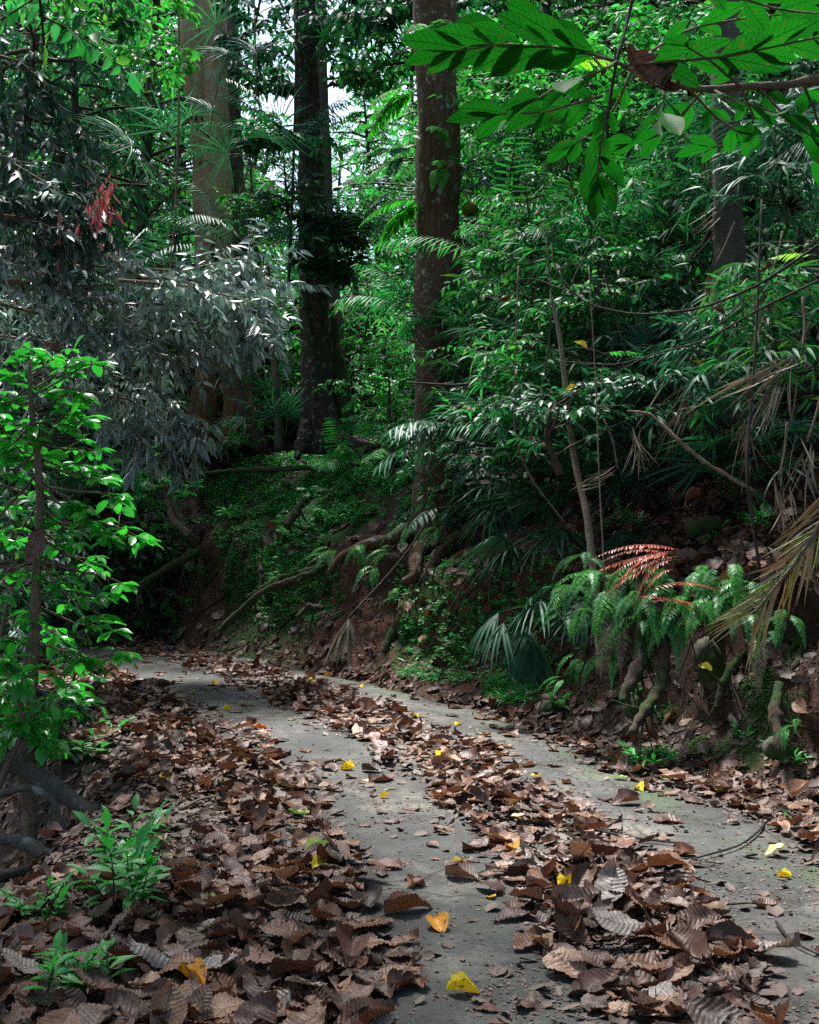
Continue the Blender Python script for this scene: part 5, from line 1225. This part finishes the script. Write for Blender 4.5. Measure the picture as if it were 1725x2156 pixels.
# bushes of the middle and right distance, one of a kind each
YG = [((1130, 1080, 11.5), (1120, 900, 11.6), (1120, 700, 11.7), (1120, 500, 11.8), (1105, 380, 11.8)), ((1160, 1000, 12), (1170, 800, 12), (1150, 600, 12), (1130, 450, 12.2)),
      ((1010, 980, 14.4), (1015, 850, 14.4), (1030, 700, 14.4), (1030, 560, 14.4)), ((1260, 900, 11), (1240, 750, 11), (1260, 600, 11), (1300, 470, 11.2)),
      ((1060, 1100, 12.2), (1050, 1000, 12), (1040, 930, 12), (1040, 850, 12)), ((1400, 860, 12.5), (1380, 700, 12.5), (1390, 500, 12.5), (1420, 330, 12.5)),
      ((1180, 1000, 9.6), (1150, 920, 9.6), (1160, 860, 9.6), (1210, 830, 9.6)), ((830, 1000, 16.3), (820, 900, 16.3), (820, 800, 16.3), (810, 740, 16.3)),
      ((1620, 800, 12.5), (1600, 600, 12.5), (1640, 400, 12.5), (1650, 200, 12.5)), ((1270, 560, 14), (1260, 400, 14), (1290, 200, 14), (1300, 50, 14)), ((1090, 500, 15.5), (1080, 300, 15.5), (1060, 130, 15.5)), ((1420, 400, 14.5), (1440, 200, 14.5), (1430, 0, 14.5))]
YLB = ['small leaved bush just right of the middle trunk', 'small leaved young tree between the middle trunk and the crooked one', 'leafy sprays hugging the right side of the middle trunk', 'small leaved bush above the crooked pale trunk',
       'bush over the root flare of the middle tree', 'tall bush in the centre of the right thicket', 'thin twiggy bush hanging on the crooked pale trunk', 'pale leaved sprays in front of the left side of the middle trunk',
       'tall bush at the right frame edge behind the overhead leaves', 'tall young tree behind the overhead leaves', 'young tree seen under the overhead branch tip', 'young tree top behind the overhead branch']
YM = ['green1', 'green1', 'green2', 'green1', 'green2', 'green1', 'green2', 'herb', 'green2', 'green3', 'green3', 'green1']
for q, (pts, lb, mt) in enumerate(zip(YG, YLB, YM)):
    big = q >= 8
    young('young_tree' if len(pts) > 3 else 'bush', lb, 'bush', ats(*pts), .035, (12 if q == 6 else 24) if not big else 30, 1.0 if not big else 1.7, mt, .085 if not big else .13, 'mid', .42, 720 + q, nsub=6, nl=10, t0=.12, wood='bark_bg', up=.55, droop=.3)
# narrow leaved, bamboo like stems through the right thicket
BG = [((1010, 900, 13.5), (1000, 750, 13.4), (1020, 600, 13.3), (1060, 480, 13.2), 'narrow leaved cane just right of the middle trunk'), ((1180, 780, 11.5), (1200, 620, 11.5), (1240, 500, 11.4), (1300, 420, 11.3), 'narrow leaved cane arching over the crooked trunk'),
      ((1320, 900, 11), (1310, 760, 11), (1340, 650, 11), (1400, 560, 10.9), 'narrow leaved cane in the heart of the right thicket'), ((1480, 950, 9.8), (1460, 850, 9.8), (1490, 740, 9.7), (1540, 660, 9.6), 'narrow leaved cane beside the straw fronds'),
      ((1620, 900, 9), (1640, 760, 9), (1620, 640, 9), (1580, 560, 9), 'narrow leaved cane at the right frame edge'), ((1120, 1000, 11), (1140, 900, 11), (1120, 800, 11), (1080, 740, 11), 'narrow leaved cane low behind the thin vines'),
      ((1400, 520, 12), (1420, 400, 12), (1460, 300, 12), (1420, 210, 12), 'narrow leaved cane under the overhead branch'), ((1080, 450, 14), (1100, 330, 14), (1140, 230, 14), (1200, 160, 14), 'narrow leaved cane behind the overhead branch tip'),
      ((1660, 480, 10), (1640, 380, 10), (1680, 290, 10), (1700, 200, 10), 'narrow leaved cane high at the right frame edge'), ((760, 760, 19), (780, 640, 19), (760, 520, 19), (800, 420, 19), 'narrow leaved cane left of the middle trunk')]
for q, (a, b2, c, d2, lb) in enumerate(BG):
    young('cane', lb, 'cane', ats(a, b2, c, d2), .018, 22, .75, ['green1', 'palm2', 'green2', 'palm', 'green1'][q % 5], .2, 'lance', .15, 790 + q, nsub=4, nl=8, t0=.08, wood='greenstem', up=.5, droop=.3, spread=.7, jit=.3)
# small green branch with pale sprays between trunks
YG2 = [((540, 480, 17.5), (520, 440, 17.5), (490, 420, 17.5), 'green1', .09, 'bright small leaved branch in front of the pale trunk'), ((640, 420, 18.4), (600, 420, 18.4), (540, 440, 18.2), 'green2', .12, 'leafy branch between the tall trunks at mid height'),
       ((640, 300, 18.2), (580, 300, 18.2), (520, 300, 18.2), 'palm2', .17, 'blue green broad leaved branch left of the dark tree'), ((665, 470, 18.3), (700, 470, 18.3), (740, 500, 18.3), 'green2', .2, 'dark broad leaves right of the dark tree'),
       ((650, 560, 18.3), (690, 560, 18.2), (720, 580, 18.2), 'green2', .18, 'leafy climber branch lower right of the dark tree'), ((760, 860, 19.5), (800, 820, 19.5), (850, 790, 19.5), 'herb', .12, 'sunlit bush behind the mound'),
       ((470, 960, 20), (500, 920, 20), (520, 890, 20), 'herb', .1, 'small bush at the foot of the pale tree'), ((330, 1060, 18), (310, 1020, 18), (300, 960, 18), 'herb', .12, 'small shrub above the far hollow')]
for q, (a, b2, c, mt, L, lb) in enumerate(YG2):
    young('leafy_branch' if 'branch' in lb else 'bush', lb, 'branch' if 'branch' in lb else 'bush', ats(a, b2, c), .02, 12, .7, mt, L, 'mid', .42, 760 + q, nsub=5, nl=8, t0=.1, wood='bark_bg', up=.6)
for q, (pts, mt, L, lb) in enumerate([
    (((900, -40, 17), (850, 0, 17), (800, 30, 17), (770, 60, 17)), 'green2', .2, 'dark leafy branch hanging into the sky gap from the right'),
    (((640, 100, 18.5), (700, 60, 18.5), (760, 50, 18.5)), 'green2', .17, 'leafy branch reaching right from the top of the dark tree'),
    (((700, -60, 20), (730, 20, 20), (740, 120, 20), (735, 200, 20)), 'green2', .17, 'hanging leafy branch right of the dark tree top'),
    (((480, 150, 22), (540, 160, 22), (600, 190, 22)), 'green2', .2, 'leafy branch crossing between the pale and dark trunks high up'),
    (((900, 150, 17), (850, 130, 17), (800, 140, 17), (750, 180, 17)), 'green1', .17, 'green branch below the sky gap'),
    (((1000, -50, 18), (1050, 30, 18), (1080, 90, 18)), 'green2', .2, 'dark branch in the bright gap right of the middle trunk'),
    (((560, -60, 20), (540, 40, 20), (530, 120, 20)), 'palm', .2, 'dark branch hanging between the tall trunks at the top'),
    (((100, -60, 14), (180, 20, 14), (230, 60, 14)), 'green1', .17, 'green branch at the top left'),
    (((300, -60, 16), (290, 60, 16), (330, 160, 16)), 'green3', .15, 'light green branch at the top left of the pale trunk')]):
    young('leafy_branch', lb, 'branch', ats(*pts), .03, 14, 1.0, mt, L, 'mid', .4, 1760 + q, nsub=5, nl=8, t0=.1, wood='bark_bg', up=.5, droop=.5)
# climber leaves on the dark tree
t = thing('climbing_vine', 'broad leaved climber on the dark slender trunk', 'vine', at(655, 320, 18.9)); mb, st = MB(), MB(); r_ = np.random.default_rng(5); acc = []
c = ats((668, 800, 18.9), (640, 600, 18.95), (665, 420, 18.95), (640, 260, 18.95), (655, 80, 18.95)); tube(st, c, [.018, .008], 5, seg=30)
leaf_run(acc, c, 70, .2, .7, r_, t0=0, spread=.8, up=.3); flush(mb, acc, 'mid', .42); part('stem', st, M['greenstem'], t); part('foliage', mb, M['palm'], t)

# ---------------------------------------------------------------- jackfruit
jf = thing('jackfruit', 'green spiky fruit hanging on the right side of the middle trunk', 'fruit', at(990, 440, 14.8))
mb = MB(); a = np.linspace(0, 2 * np.pi, 49)[:-1]; b = np.linspace(-1.55, 1.55, 34)
V = np.stack([np.cos(b)[:, None] * np.cos(a), np.cos(b)[:, None] * np.sin(a), np.sin(b)[:, None] + 0 * a], -1)
sp = 1 + .07 * (np.abs(np.sin(a * 12))[None] * np.abs(np.sin(b * 10))[:, None])
V = V * sp[..., None] * np.array([.1, .1, .085]); i = np.arange(33)[:, None] * 48; j = np.arange(48)[None]; j2 = (j + 1) % 48
mb.add(V + at(990, 440, 14.8), np.stack([i + j, i + j2, i + 48 + j2, i + 48 + j], -1)); part('fruit_body', mb, M['fruit'], jf)
st = MB(); tube(st, ats((960, 395, 14.9), (978, 400, 14.85), (988, 428, 14.8)), [.012, .014], 6, seg=8); part('stalk', st, M['stem'], jf)

# ---------------------------------------------------------------- the branch overhead at the right, close to the camera
t = thing('overhead_branch', 'close branch with broad bright green pinnate leaves hanging in from the upper right', 'branch', at(1725, 170, 3.6))
DD = 3.6; wd = MB()
tube(wd, ats((1900, 120, DD), (1725, 165, DD), (1650, 180, DD), (1560, 182, DD), (1500, 188, DD), (1440, 184, DD), (1390, 166, DD), (1335, 150, DD), (1295, 128, DD)), [.018, .015, .013, .012, .012, .010, .010, .008, .006], 8, seg=40, wob=.2)
part('limb', wd, M['stem'], t)
r_ = np.random.default_rng(66)
def spray(pts, sizes, dd, first=.15, side_up=True, term=True, tip_len=None):
    """a leaf: midrib and paired leaflets; sizes in photo px of the leaflet length"""
    A = np.array([at(px, py, dd + dz) for px, py, dz in pts]); lf, mr = MB(), MB()
    tube(mr, A, [.005, .003], 5, seg=14)
    n = len(sizes); ts = np.linspace(first, .93, n)
    for sz, s in zip(sizes, ts):
        P, T = samp(A, np.array([s])); P, T = P[0], T[0]
        view = unit(P - CAM); pn = unit(Z_ * .9 + view * .45); sidev = unit(np.cross(T, pn))
        for sg in (1, -1):
            L = sz * .95 / F * dd * r_.uniform(.8, 1.15)
            D = T * r_.uniform(.7, 1.1) + sidev * sg * r_.uniform(.35, .62) + r_.normal(0, .1, 3)
            Nn = pn + r_.normal(0, .14, 3)
            leaves(lf, 'big', P[None], D[None], Nn[None], L, L * r_.uniform(.38, .46))
    if term:
        P, T = samp(A, np.array([1.0])); L = (tip_len or sizes[-1]) / F * dd
        leaves(lf, 'big', P, T, unit(Z_ * .9 + unit(P[0] - CAM) * .45)[None], L, L * .42)
    l = part('foliage', lf, M['overhead'], t); part('midrib', mr, M['stem'], l)
spray([(1292, 128, 0), (1230, 108, 0), (1150, 97, .05), (1050, 93, .1), (960, 108, .15)], [120, 140, 150, 150, 150, 150], DD, tip_len=120)
spray([(1295, 135, 0), (1240, 160, -.1), (1190, 172, -.2), (1120, 215, -.3)], [110, 130, 130], DD, tip_len=130)
spray([(1270, 200, .1), (1220, 215, .1), (1150, 235, .15), (1050, 240, .2)], [100, 110, 110, 110], DD, tip_len=120)
spray([(1275, 150, .2), (1200, 60, .3), (1120, 40, .4), (1040, 60, .5)], [110, 120, 120], DD, tip_len=120)
spray([(1330, 150, .2), (1300, 220, .3), (1250, 280, .35), (1215, 300, .4)], [70, 90, 90], DD, tip_len=95)
spray([(1480, 190, .2), (1430, 250, .3), (1380, 290, .35), (1330, 300, .4)], [80, 90, 90], DD, tip_len=90)
spray([(1350, 120, .2), (1450, 60, .3), (1550, 40, .35), (1650, 30, .4)], [90, 110, 120, 110], DD)
spray([(1560, 182, .2), (1590, 250, .3), (1560, 300, .35), (1500, 310, .4)], [70, 80, 80], DD, tip_len=90)
spray([(1310, 138, 0), (1420, 128, -.1), (1530, 120, -.15), (1640, 95, -.2), (1740, 75, -.25)], [110, 140, 140, 130, 120, 120], DD)
spray([(1296, 140, 0), (1285, 200, .1), (1272, 270, .15), (1262, 330, .2), (1258, 375, .25)], [60, 75, 90, 95], DD, tip_len=100, first=.35)
spray([(1390, 168, 0), (1400, 210, -.1), (1395, 245, -.2)], [90, 130], DD, tip_len=80, first=.5)
spray([(1500, 188, 0), (1540, 210, -.1), (1600, 225, -.2), (1650, 245, -.3)], [70, 90, 100], DD)
spray([(1450, 184, 0), (1500, 240, .1), (1550, 275, .2)], [60, 90], DD, tip_len=100, first=.4)
spray([(1600, 182, 0), (1640, 230, 0), (1700, 275, 0)], [80, 100], DD, tip_len=90)
spray([(1440, -60, .1), (1540, -10, .1), (1640, 20, .1), (1740, 30, .1)], [100, 120, 130, 130], DD)
spray([(1560, 182, 0), (1500, 130, -.2), (1450, 100, -.3)], [60, 80], DD, tip_len=90)
spray([(1690, 172, 0), (1715, 230, .2), (1740, 320, .3)], [90, 110], DD)
mb = MB(); tube(mb, ats((1345, -60, DD + .1), (1325, 30, DD + .1), (1303, 110, DD), (1292, 160, DD), (1280, 250, DD)), [.006, .006, .005, .004], 5, seg=14); part('twig', mb, M['twig'], t)
V, Fq, uv = dead_leaf(777, 40, 10)
dl = bpy.data.objects.new('caught_dead_leaf', None)
mb = MB(); R = rotm(np.array([.2, -.8, .3]), .3, 1.2, .4); P = at(1370, 130, DD - .05); mb.add(V * .26 @ R.T + P - np.array([0, 0, .05]), Fq, uv)
solo('dead_leaf', mb, M['brown'], 'dark brown dead leaf caught on the overhead branch', 'leaf', loc=P); bpy.data.objects.remove(dl)

# brown leaves caught in the thicket
for px, py, d, s, lb in [(1620, 570, 8, .24, 'ribbed brown leaf caught high in the right thicket'), (1530, 660, 9, .15, 'brown leaf hanging in the straw fronds'), (1055, 632, 11, .12, 'small brown leaf caught in the bushes right of the middle trunk'),
                         (125, 745, 8.2, .18, 'brown leaf caught behind the bright sapling top'), (85, 1110, 7.7, .26, 'brown leaf caught in the middle of the bright sapling'), (1455, 1030, 9.3, .28, 'large brown leaf leaning on the bank above the ferns')]:
    k = int(r_.integers(NV)); V, Fq, uv = HI[k]; R = rotm(unit(r_.normal(0, 1, 3) + [0, -1.2, .4]), .3, r_.uniform(0, 6), 0); P = at(px, py, d); mb = MB(); mb.add((V - [0, .5, 0]) * s @ R.T + P, Fq, uv)
    solo('dead_leaf', mb, M['brown'], lb, 'leaf', 'dead leaves caught in branches', loc=P)
for px, py, d, s, lb in [(1215, 815, 9.8, .1, 'yellow leaf caught above the crooked pale trunk'), (1235, 735, 10, .12, 'small hanging yellow leaf in the right thicket'), (1480, 775, 9.5, .1, 'yellow leaf among the straw fronds'), (1500, 1412, 7.9, .1, 'yellow leaf resting on the ochre stone')]:
    V, Fq, uv = leaf_t(8, .5, .4, .3, wave=.04, cols=4); V = np.stack([V[:, 0] * .6, V[:, 1], V[:, 2] + V[:, 3]], -1); R = rotm(unit(np.array([.2, -1, .5])), .4, r_.uniform(0, 6), 1); P = at(px, py, d); mb = MB(); mb.add(V * s @ R.T + P, Fq, uv)
    solo('yellow_leaf', mb, M['yellow'], lb, 'leaf', loc=P)

# ---------------------------------------------------------------- herbs and seedlings near the path
def herb(label, px, py, n, h, L, seed, mat='herb', gp=True, lean=.5, ratio=.38):
    rng = np.random.default_rng(seed); P = on_ground(px, py)[0]
    t = thing('seedling', label, 'seedling', P); st, lf, acc = MB(), MB(), []
    for k in range(n):
        az = rng.uniform(0, 6.28); c = curve(P + rng.normal(0, .05, 3) * [1, 1, 0], [math.cos(az) * lean, math.sin(az) * lean, 1], h * rng.uniform(.5, 1.2), 5, .3, .2, rng)
        tube(st, c, [.004, .002], 4); leaf_run(acc, c, 8, L, .1, rng, t0=.35, spread=1.0, up=.8, jit=.25)
    flush(lf, acc, 'hi', ratio); part('stem', st, M['greenstem'], t); part('foliage', lf, M[mat], t)
for q, (px, py, n, h, L, lb) in enumerate([
    (255, 1930, 9, .33, .11, 'leafy green seedling clump on the lower left verge'), (225, 1870, 7, .3, .1, 'seedling just above the leafy clump on the left verge'), (290, 1850, 6, .25, .09, 'seedling right of the leafy clump'),
    (100, 1960, 6, .2, .08, 'small seedling left of the leafy clump'), (130, 2110, 6, .16, .09, 'seedling in the litter at the lower left corner'), (190, 2080, 4, .14, .08, 'dark seedling near the lower left corner'),
    (1385, 1640, 4, .2, .09, 'small green seedling at the right edge of the path'), (205, 1600, 3, .2, .09, 'small plant on the dark left verge'), (230, 1560, 2, .3, .1, 'thin plant by the sapling foot'), (1180, 1500, 4, .15, .1, 'green tuft on the bank foot below the fan palm'),
    (1400, 1520, 6, .12, .06, 'rosette of small leaves beside the pale forked root'), (1330, 1480, 5, .14, .06, 'small herb on the mossy root'), (1660, 1620, 6, .15, .06, 'herb patch at the right end of the bank'), (1560, 1560, 4, .12, .06, 'small herb in the soil of the right bank'),
    (1140, 1330, 4, .25, .14, 'light green broad leaved herb near the fan palm'), (1330, 1130, 5, .2, .12, 'broad leaved herb above the red fern fronds'), (1600, 1120, 6, .2, .1, 'herbs in the litter slope at right'), (1290, 1130, 4, .3, .12, 'herb beside the pale trunk above the ferns'),
    (340, 1080, 6, .5, .17, 'broad leaved shrublet above the far hollow'), (440, 1060, 7, .5, .15, 'broad leaved plants at the edge of the far bank'), (520, 1010, 6, .45, .15, 'leafy plant on top of the mound'), (480, 1100, 6, .35, .14, 'leafy plant on the face of the mound'),
    (1500, 1150, 4, .18, .09, 'small herb between the right ferns and litter'), (720, 1400, 4, .15, .06, 'tiny herbs under the dead frond'), (1640, 1740, 3, .08, .05, 'tiny seedling in the right pile')]):
    herb(lb, px, py, n, h, L, 800 + q)
# low palms and leafy seedlings along the crest of the mound
for q, (px, py, n, L, lb) in enumerate([(640, 960, 6, .8, 'pinnate seedling at the left of the dark tree foot'), (720, 905, 6, .8, 'pinnate seedling at the right of the dark tree foot'), (790, 930, 6, .8, 'fern like seedling on the mound crest'), (560, 1000, 6, .6, 'pinnate seedling on the left part of the mound'), (850, 1000, 6, .7, 'pinnate seedling beside the middle trunk')]):
    rattan(lb, on_ground(px, py)[0], n, L, 'fern', 850 + q, lf=.16, W=.035, np_=14, el=(.2, .9), lfdroop=.1, name='seedling_fern', group='pinnate seedlings on the mound')
_r = np.random.default_rng(55)
for q, (px, py) in enumerate(scatter_px(16, [(480, 990), (700, 950), (860, 980), (860, 1060), (640, 1130), (480, 1090)], _r)):
    rattan('small fern like seedling among the ground cover on the mound', on_ground(px, py)[0], 5, .45, ['fern', 'herb', 'fernd'][q % 3], 900 + q, lf=.11, W=.028, np_=12, el=(.2, 1.0), lfdroop=.1, name='seedling_fern', group='small fern like seedlings on the mound')
# the fresh green tip at the right edge and small vivid sprays
for q, (px, py, d, L, lb) in enumerate([(1720, 540, 7.5, .3, 'yellow green fresh leaf spray at the right frame edge'), (1270, 745, 10, .35, 'vivid light green young frond in the dark thicket'), (1190, 135, 12, .6, 'yellow green young frond under the overhead leaves'), (1225, 500, 11, .5, 'light frond below the overhead leaves')]):
    rng = np.random.default_rng(q); P = at(px, py, d); t = thing('young_frond', lb, 'frond', P); fr, mr = MB(), MB()
    frond(fr, mr, P, [1 if q != 0 else -1, 0, .3], L, 10, L * .3, L * .09, .6, .1, .9, 'mid', rng, .004); o = part('leaflets', fr, M['green3'], t); part('midrib', mr, M['greenstem'], t)
M['lime'] = leaf_mat('lime_leaf', [(0.2, 0.36, 0.02), (0.28, 0.42, 0.03)], 0.4, 0.4)
for o in bpy.data.objects:
    if o.name.startswith('leaflets') and o.parent and o.parent['label'].startswith(('yellow green fresh', 'yellow green young')): o.data.materials[0] = M['lime']
# ---------------------------------------------------------------- the forest behind and the added canopy above
def proto_tree(name, seed, H, cz, rad, nb, mat, L, ratio, tpl='lo', droop=.3, r0=.14, kind='leaf', bark='bark_bg', nl=10, nsub=7):
    rng = np.random.default_rng(seed)
    t = thing(name, 'proto', 'tree', (0, 0, 0))
    A = curve([0, 0, -.5], [0, 0, 1], H + .5, 8, 0, .08, rng); A[:, 2] = np.linspace(-.5, H, 9)
    tr = MB(); tube(tr, A, [r0, r0 * .9, r0 * .7, .04], 9, seg=16, wob=.12, seed=seed); 
    wd, cr, acc = MB(), MB(), []
    for k in range(nb):
        s = (cz + (H - cz) * (k + .5) / nb) / H; P, T = samp(A, np.array([s])); az = k * 2.4 + rng.uniform(-.4, .4)
        l = rad * rng.uniform(.6, 1.15) * math.sin(math.pi * min(.97, .18 + .8 * (k + .5) / nb)) ** .5
        q = curve(P[0], [math.cos(az), math.sin(az), rng.uniform(.1, .6)], l, 6, .6, .3, rng)
        if kind == 'leaf': bough(wd, acc, q, .045, nsub, l * .45, nl, L, droop, rng, sides=4, subdroop=.6)
        else:
            tube(wd, q, [.04, .015], 4)
            for j in range(nsub):
                pp, tt = samp(q, np.array([.25 + .75 * (j + rng.random()) / nsub])); a = rng.uniform(0, 6.28)
                frond(cr, wd, pp[0], unit(tt[0] + np.array([math.cos(a), math.sin(a), .2]) * 1.1), L * rng.uniform(.7, 1.1), 11, L * .24, L * .055, 1.2, .25, 1.0, 'strap2' if tpl == 'strap2' else 'lo', rng, .008)
    flush(cr, acc, tpl, ratio)
    part('trunk', tr, M[bark], t); part('limbs', wd, M[bark], t); part('crown', cr, M[mat], t)
    return t
A1 = proto_tree('broadleaf_tree', 11, 13, 1.0, 3.4, 60, 'green3', .26, .45, nl=10)
A2 = proto_tree('feathery_tree', 12, 12, .8, 3.0, 46, 'green1', 1.0, .3, kind='frond', nsub=8)
A3 = proto_tree('small_leaved_tree', 13, 11, .8, 2.9, 64, 'green1', .19, .42, nl=12, nsub=8)
A4 = proto_tree('dark_leaved_tree', 14, 13, 1.0, 3.2, 60, 'green2', .24, .36, droop=.7)
A5 = proto_tree('canopy_tree', 15, 17, 8, 5.0, 50, 'green1', .27, .45, tpl='mid', nl=13, nsub=8, r0=.26)  # light blocker, added around the viewer for its shade
B1 = proto_tree('understory_bush', 16, 2.8, .1, 1.5, 30, 'green1', .15, .42, r0=.04, nl=9, nsub=5)
B2 = proto_tree('understory_bush', 17, 2.6, .1, 1.6, 26, 'green3', .2, .45, r0=.04, nl=8, nsub=5)
B3 = proto_tree('understory_bush', 18, 2.4, .1, 1.5, 20, 'palm', .9, .3, kind='frond', tpl='strap2', r0=.04, nsub=6)
used = set()
def put(pr, px, d, sc, label, group, rz=None, z=None):
    p = at(px, 1000, d); x, y = p[0], p[1]
    zz = float(gz(x, y)) if z is None else z
    first = pr.name not in used; used.add(pr.name)
    return place(pr, (x, y, zz - .1), (px * .37 + d) if rz is None else rz, sc, label, label, first)
KN = {'broadleaf_tree': 'bright broad leaved tree', 'feathery_tree': 'feathery leaved tree', 'small_leaved_tree': 'fine leaved tree', 'dark_leaved_tree': 'dark leaved tree', 'canopy_tree': 'tall canopy tree', 'understory_bush': 'bush'}
def lab(pr, px, d):
    kind = KN[pr.name.split('.')[0]]
    if pr is B3: kind = 'frondy palm bush'
    if pr is B2: kind = 'bright broad leaved bush'
    if pr is B1: kind = 'fine leaved bush'
    where = ('at the far left edge' if px < 90 else 'left of the pale trunk in the drooping shade' if px < 250 else 'just left of the pale trunk' if px < 420 else 'between the pale and dark trunks' if px < 620 else
             'behind the dark trunk' if px < 720 else 'in the gap left of the middle trunk' if px < 860 else 'behind the middle trunk' if px < 990 else 'right of the middle trunk' if px < 1150 else 'behind the crooked pale stem' if px < 1300
             else 'in the right thicket under overhead leaves' if px < 1480 else 'around the grey right trunk' if px < 1620 else 'at the right frame edge')
    far = 'nearest row' if d < 24 else ('second row' if d < 32 else 'far row')
    return f'{kind} {where}, {far}'
FT = [ # px, d, proto, scale
    (-40, 19, A4, .9), (60, 22, A4, 1.0), (170, 21, A4, .85), (290, 24, A3, 1.0), (10, 28, A1, 1.1), (200, 29, A1, 1.1), (340, 30, A2, 1.1), (110, 36, A3, 1.3), (270, 40, A1, 1.35), (390, 38, A1, 1.2), (-60, 34, A2, 1.2),
    (470, 34, A3, .85), (560, 40, A1, .85), (620, 30, A4, .55), (690, 38, A2, .75), (770, 44, A1, .55), (830, 30, A3, .72), (870, 36, A1, 1.0), (930, 26, A2, .85), (960, 42, A1, 1.2), (560, 27, A2, .55),
    (1010, 22, A3, .9), (1080, 27, A1, 1.1), (1130, 33, A1, 1.3), (1160, 20, A2, .85), (1230, 24, A3, 1.1), (1300, 29, A1, 1.25), (1340, 19, A3, .85), (1400, 23, A2, 1.1), (1470, 27, A1, 1.2), (1500, 20, A4, .95),
    (1570, 23, A3, 1.1), (1640, 19, A2, .9), (1700, 22, A4, 1.1), (1760, 17, A4, .85), (1620, 28, A1, 1.3), (1240, 38, A4, 1.5), (1400, 36, A4, 1.5), (1560, 36, A4, 1.5), (1720, 34, A4, 1.5), (1060, 45, A1, 1.4), (30, 46, A4, 1.5), (180, 48, A4, 1.5), (330, 50, A4, 1.35)]
for px, d, pr, sc in FT: put(pr, px, d, sc, lab(pr, px, d), 'trees')
rb = random.Random(3)
for q in range(58):
    px = -60 + 1840 * q / 57; d = [19.5, 23.5, 28][q % 3] + rb.uniform(-1.2, 1.2)
    if 400 < px < 900 and d < 22: d += 3.5
    pr = [B1, B2, B3][(q * 7) % 3 if px > 400 else [0, 2, 0][q % 3]]
    put(pr, px, d, rb.uniform(.8, 1.25), lab(pr, px, d), 'bushes')
for q, (px, d, pr, sc) in enumerate([(1050, 14.8, B1, .8), (1130, 14.5, B3, .9), (1320, 14, B1, .9), (1440, 13.5, B3, .9), (1560, 13, B1, .9), (1660, 12, B3, .8), (1740, 11, B1, .8), (1220, 14.5, B2, .8), (180, 19.5, B1, 1), (60, 18.5, B3, 1.), (-60, 16, B1, 1.1), (260, 20.5, B3, .9),
                                      (-120, 12, B1, 1.1), (-60, 14.5, B3, 1.), (380, 23.5, B1, 1.0)]):
    put(pr, px, d, sc, lab(pr, px, d).replace('nearest row', 'nearest row' if px > 900 else 'close to us'), 'bushes')
# canopy trees added around the viewer to shade the path, with a gap above its middle
for q, (x, y, sc) in enumerate([(-6.5, 3.5, 1.0), (-8, 11, 1.05), (6.5, 4, 1.0), (8.5, 12, 1.1), (-3.5, -4.5, 1.0), (4.5, -5.5, 1.05), (-11, -2, 1.0), (10.5, -1, 1.1), (0.5, -11, 1.1), (-3.6, 7.2, .92)]):
    z = float(gz(x, y)); f = A5.name not in used; used.add(A5.name)
    place(A5, (x, y, z - .1), q * 1.3, sc, ['tall canopy tree shading the left of the path', 'tall canopy tree over the left slope', 'tall canopy tree above the right bank', 'tall canopy tree over the right thicket', 'canopy tree behind the viewer on the left', 'canopy tree behind the viewer on the right',
        'canopy tree far left behind the viewer', 'canopy tree far right behind the viewer', 'canopy tree on the path axis behind the viewer', 'canopy tree over the left verge of the path'][q], 'canopy trees over the path', f)

# look-alikes that share a label share a group of their own; the rest go by kind
from collections import Counter
_tops = [o for o in bpy.data.objects if o.parent is None and o.get('category') == 'tree' and o.get('group') == o.get('label')]
_cnt = Counter(o['label'] for o in _tops)
for o in _tops:
    if _cnt[o['label']] == 1: o['group'] = 'bushes under the forest trees' if 'bush' in o['label'] else 'trees of the forest behind'
    if 'bush' in o['label']: o['category'] = 'bush'
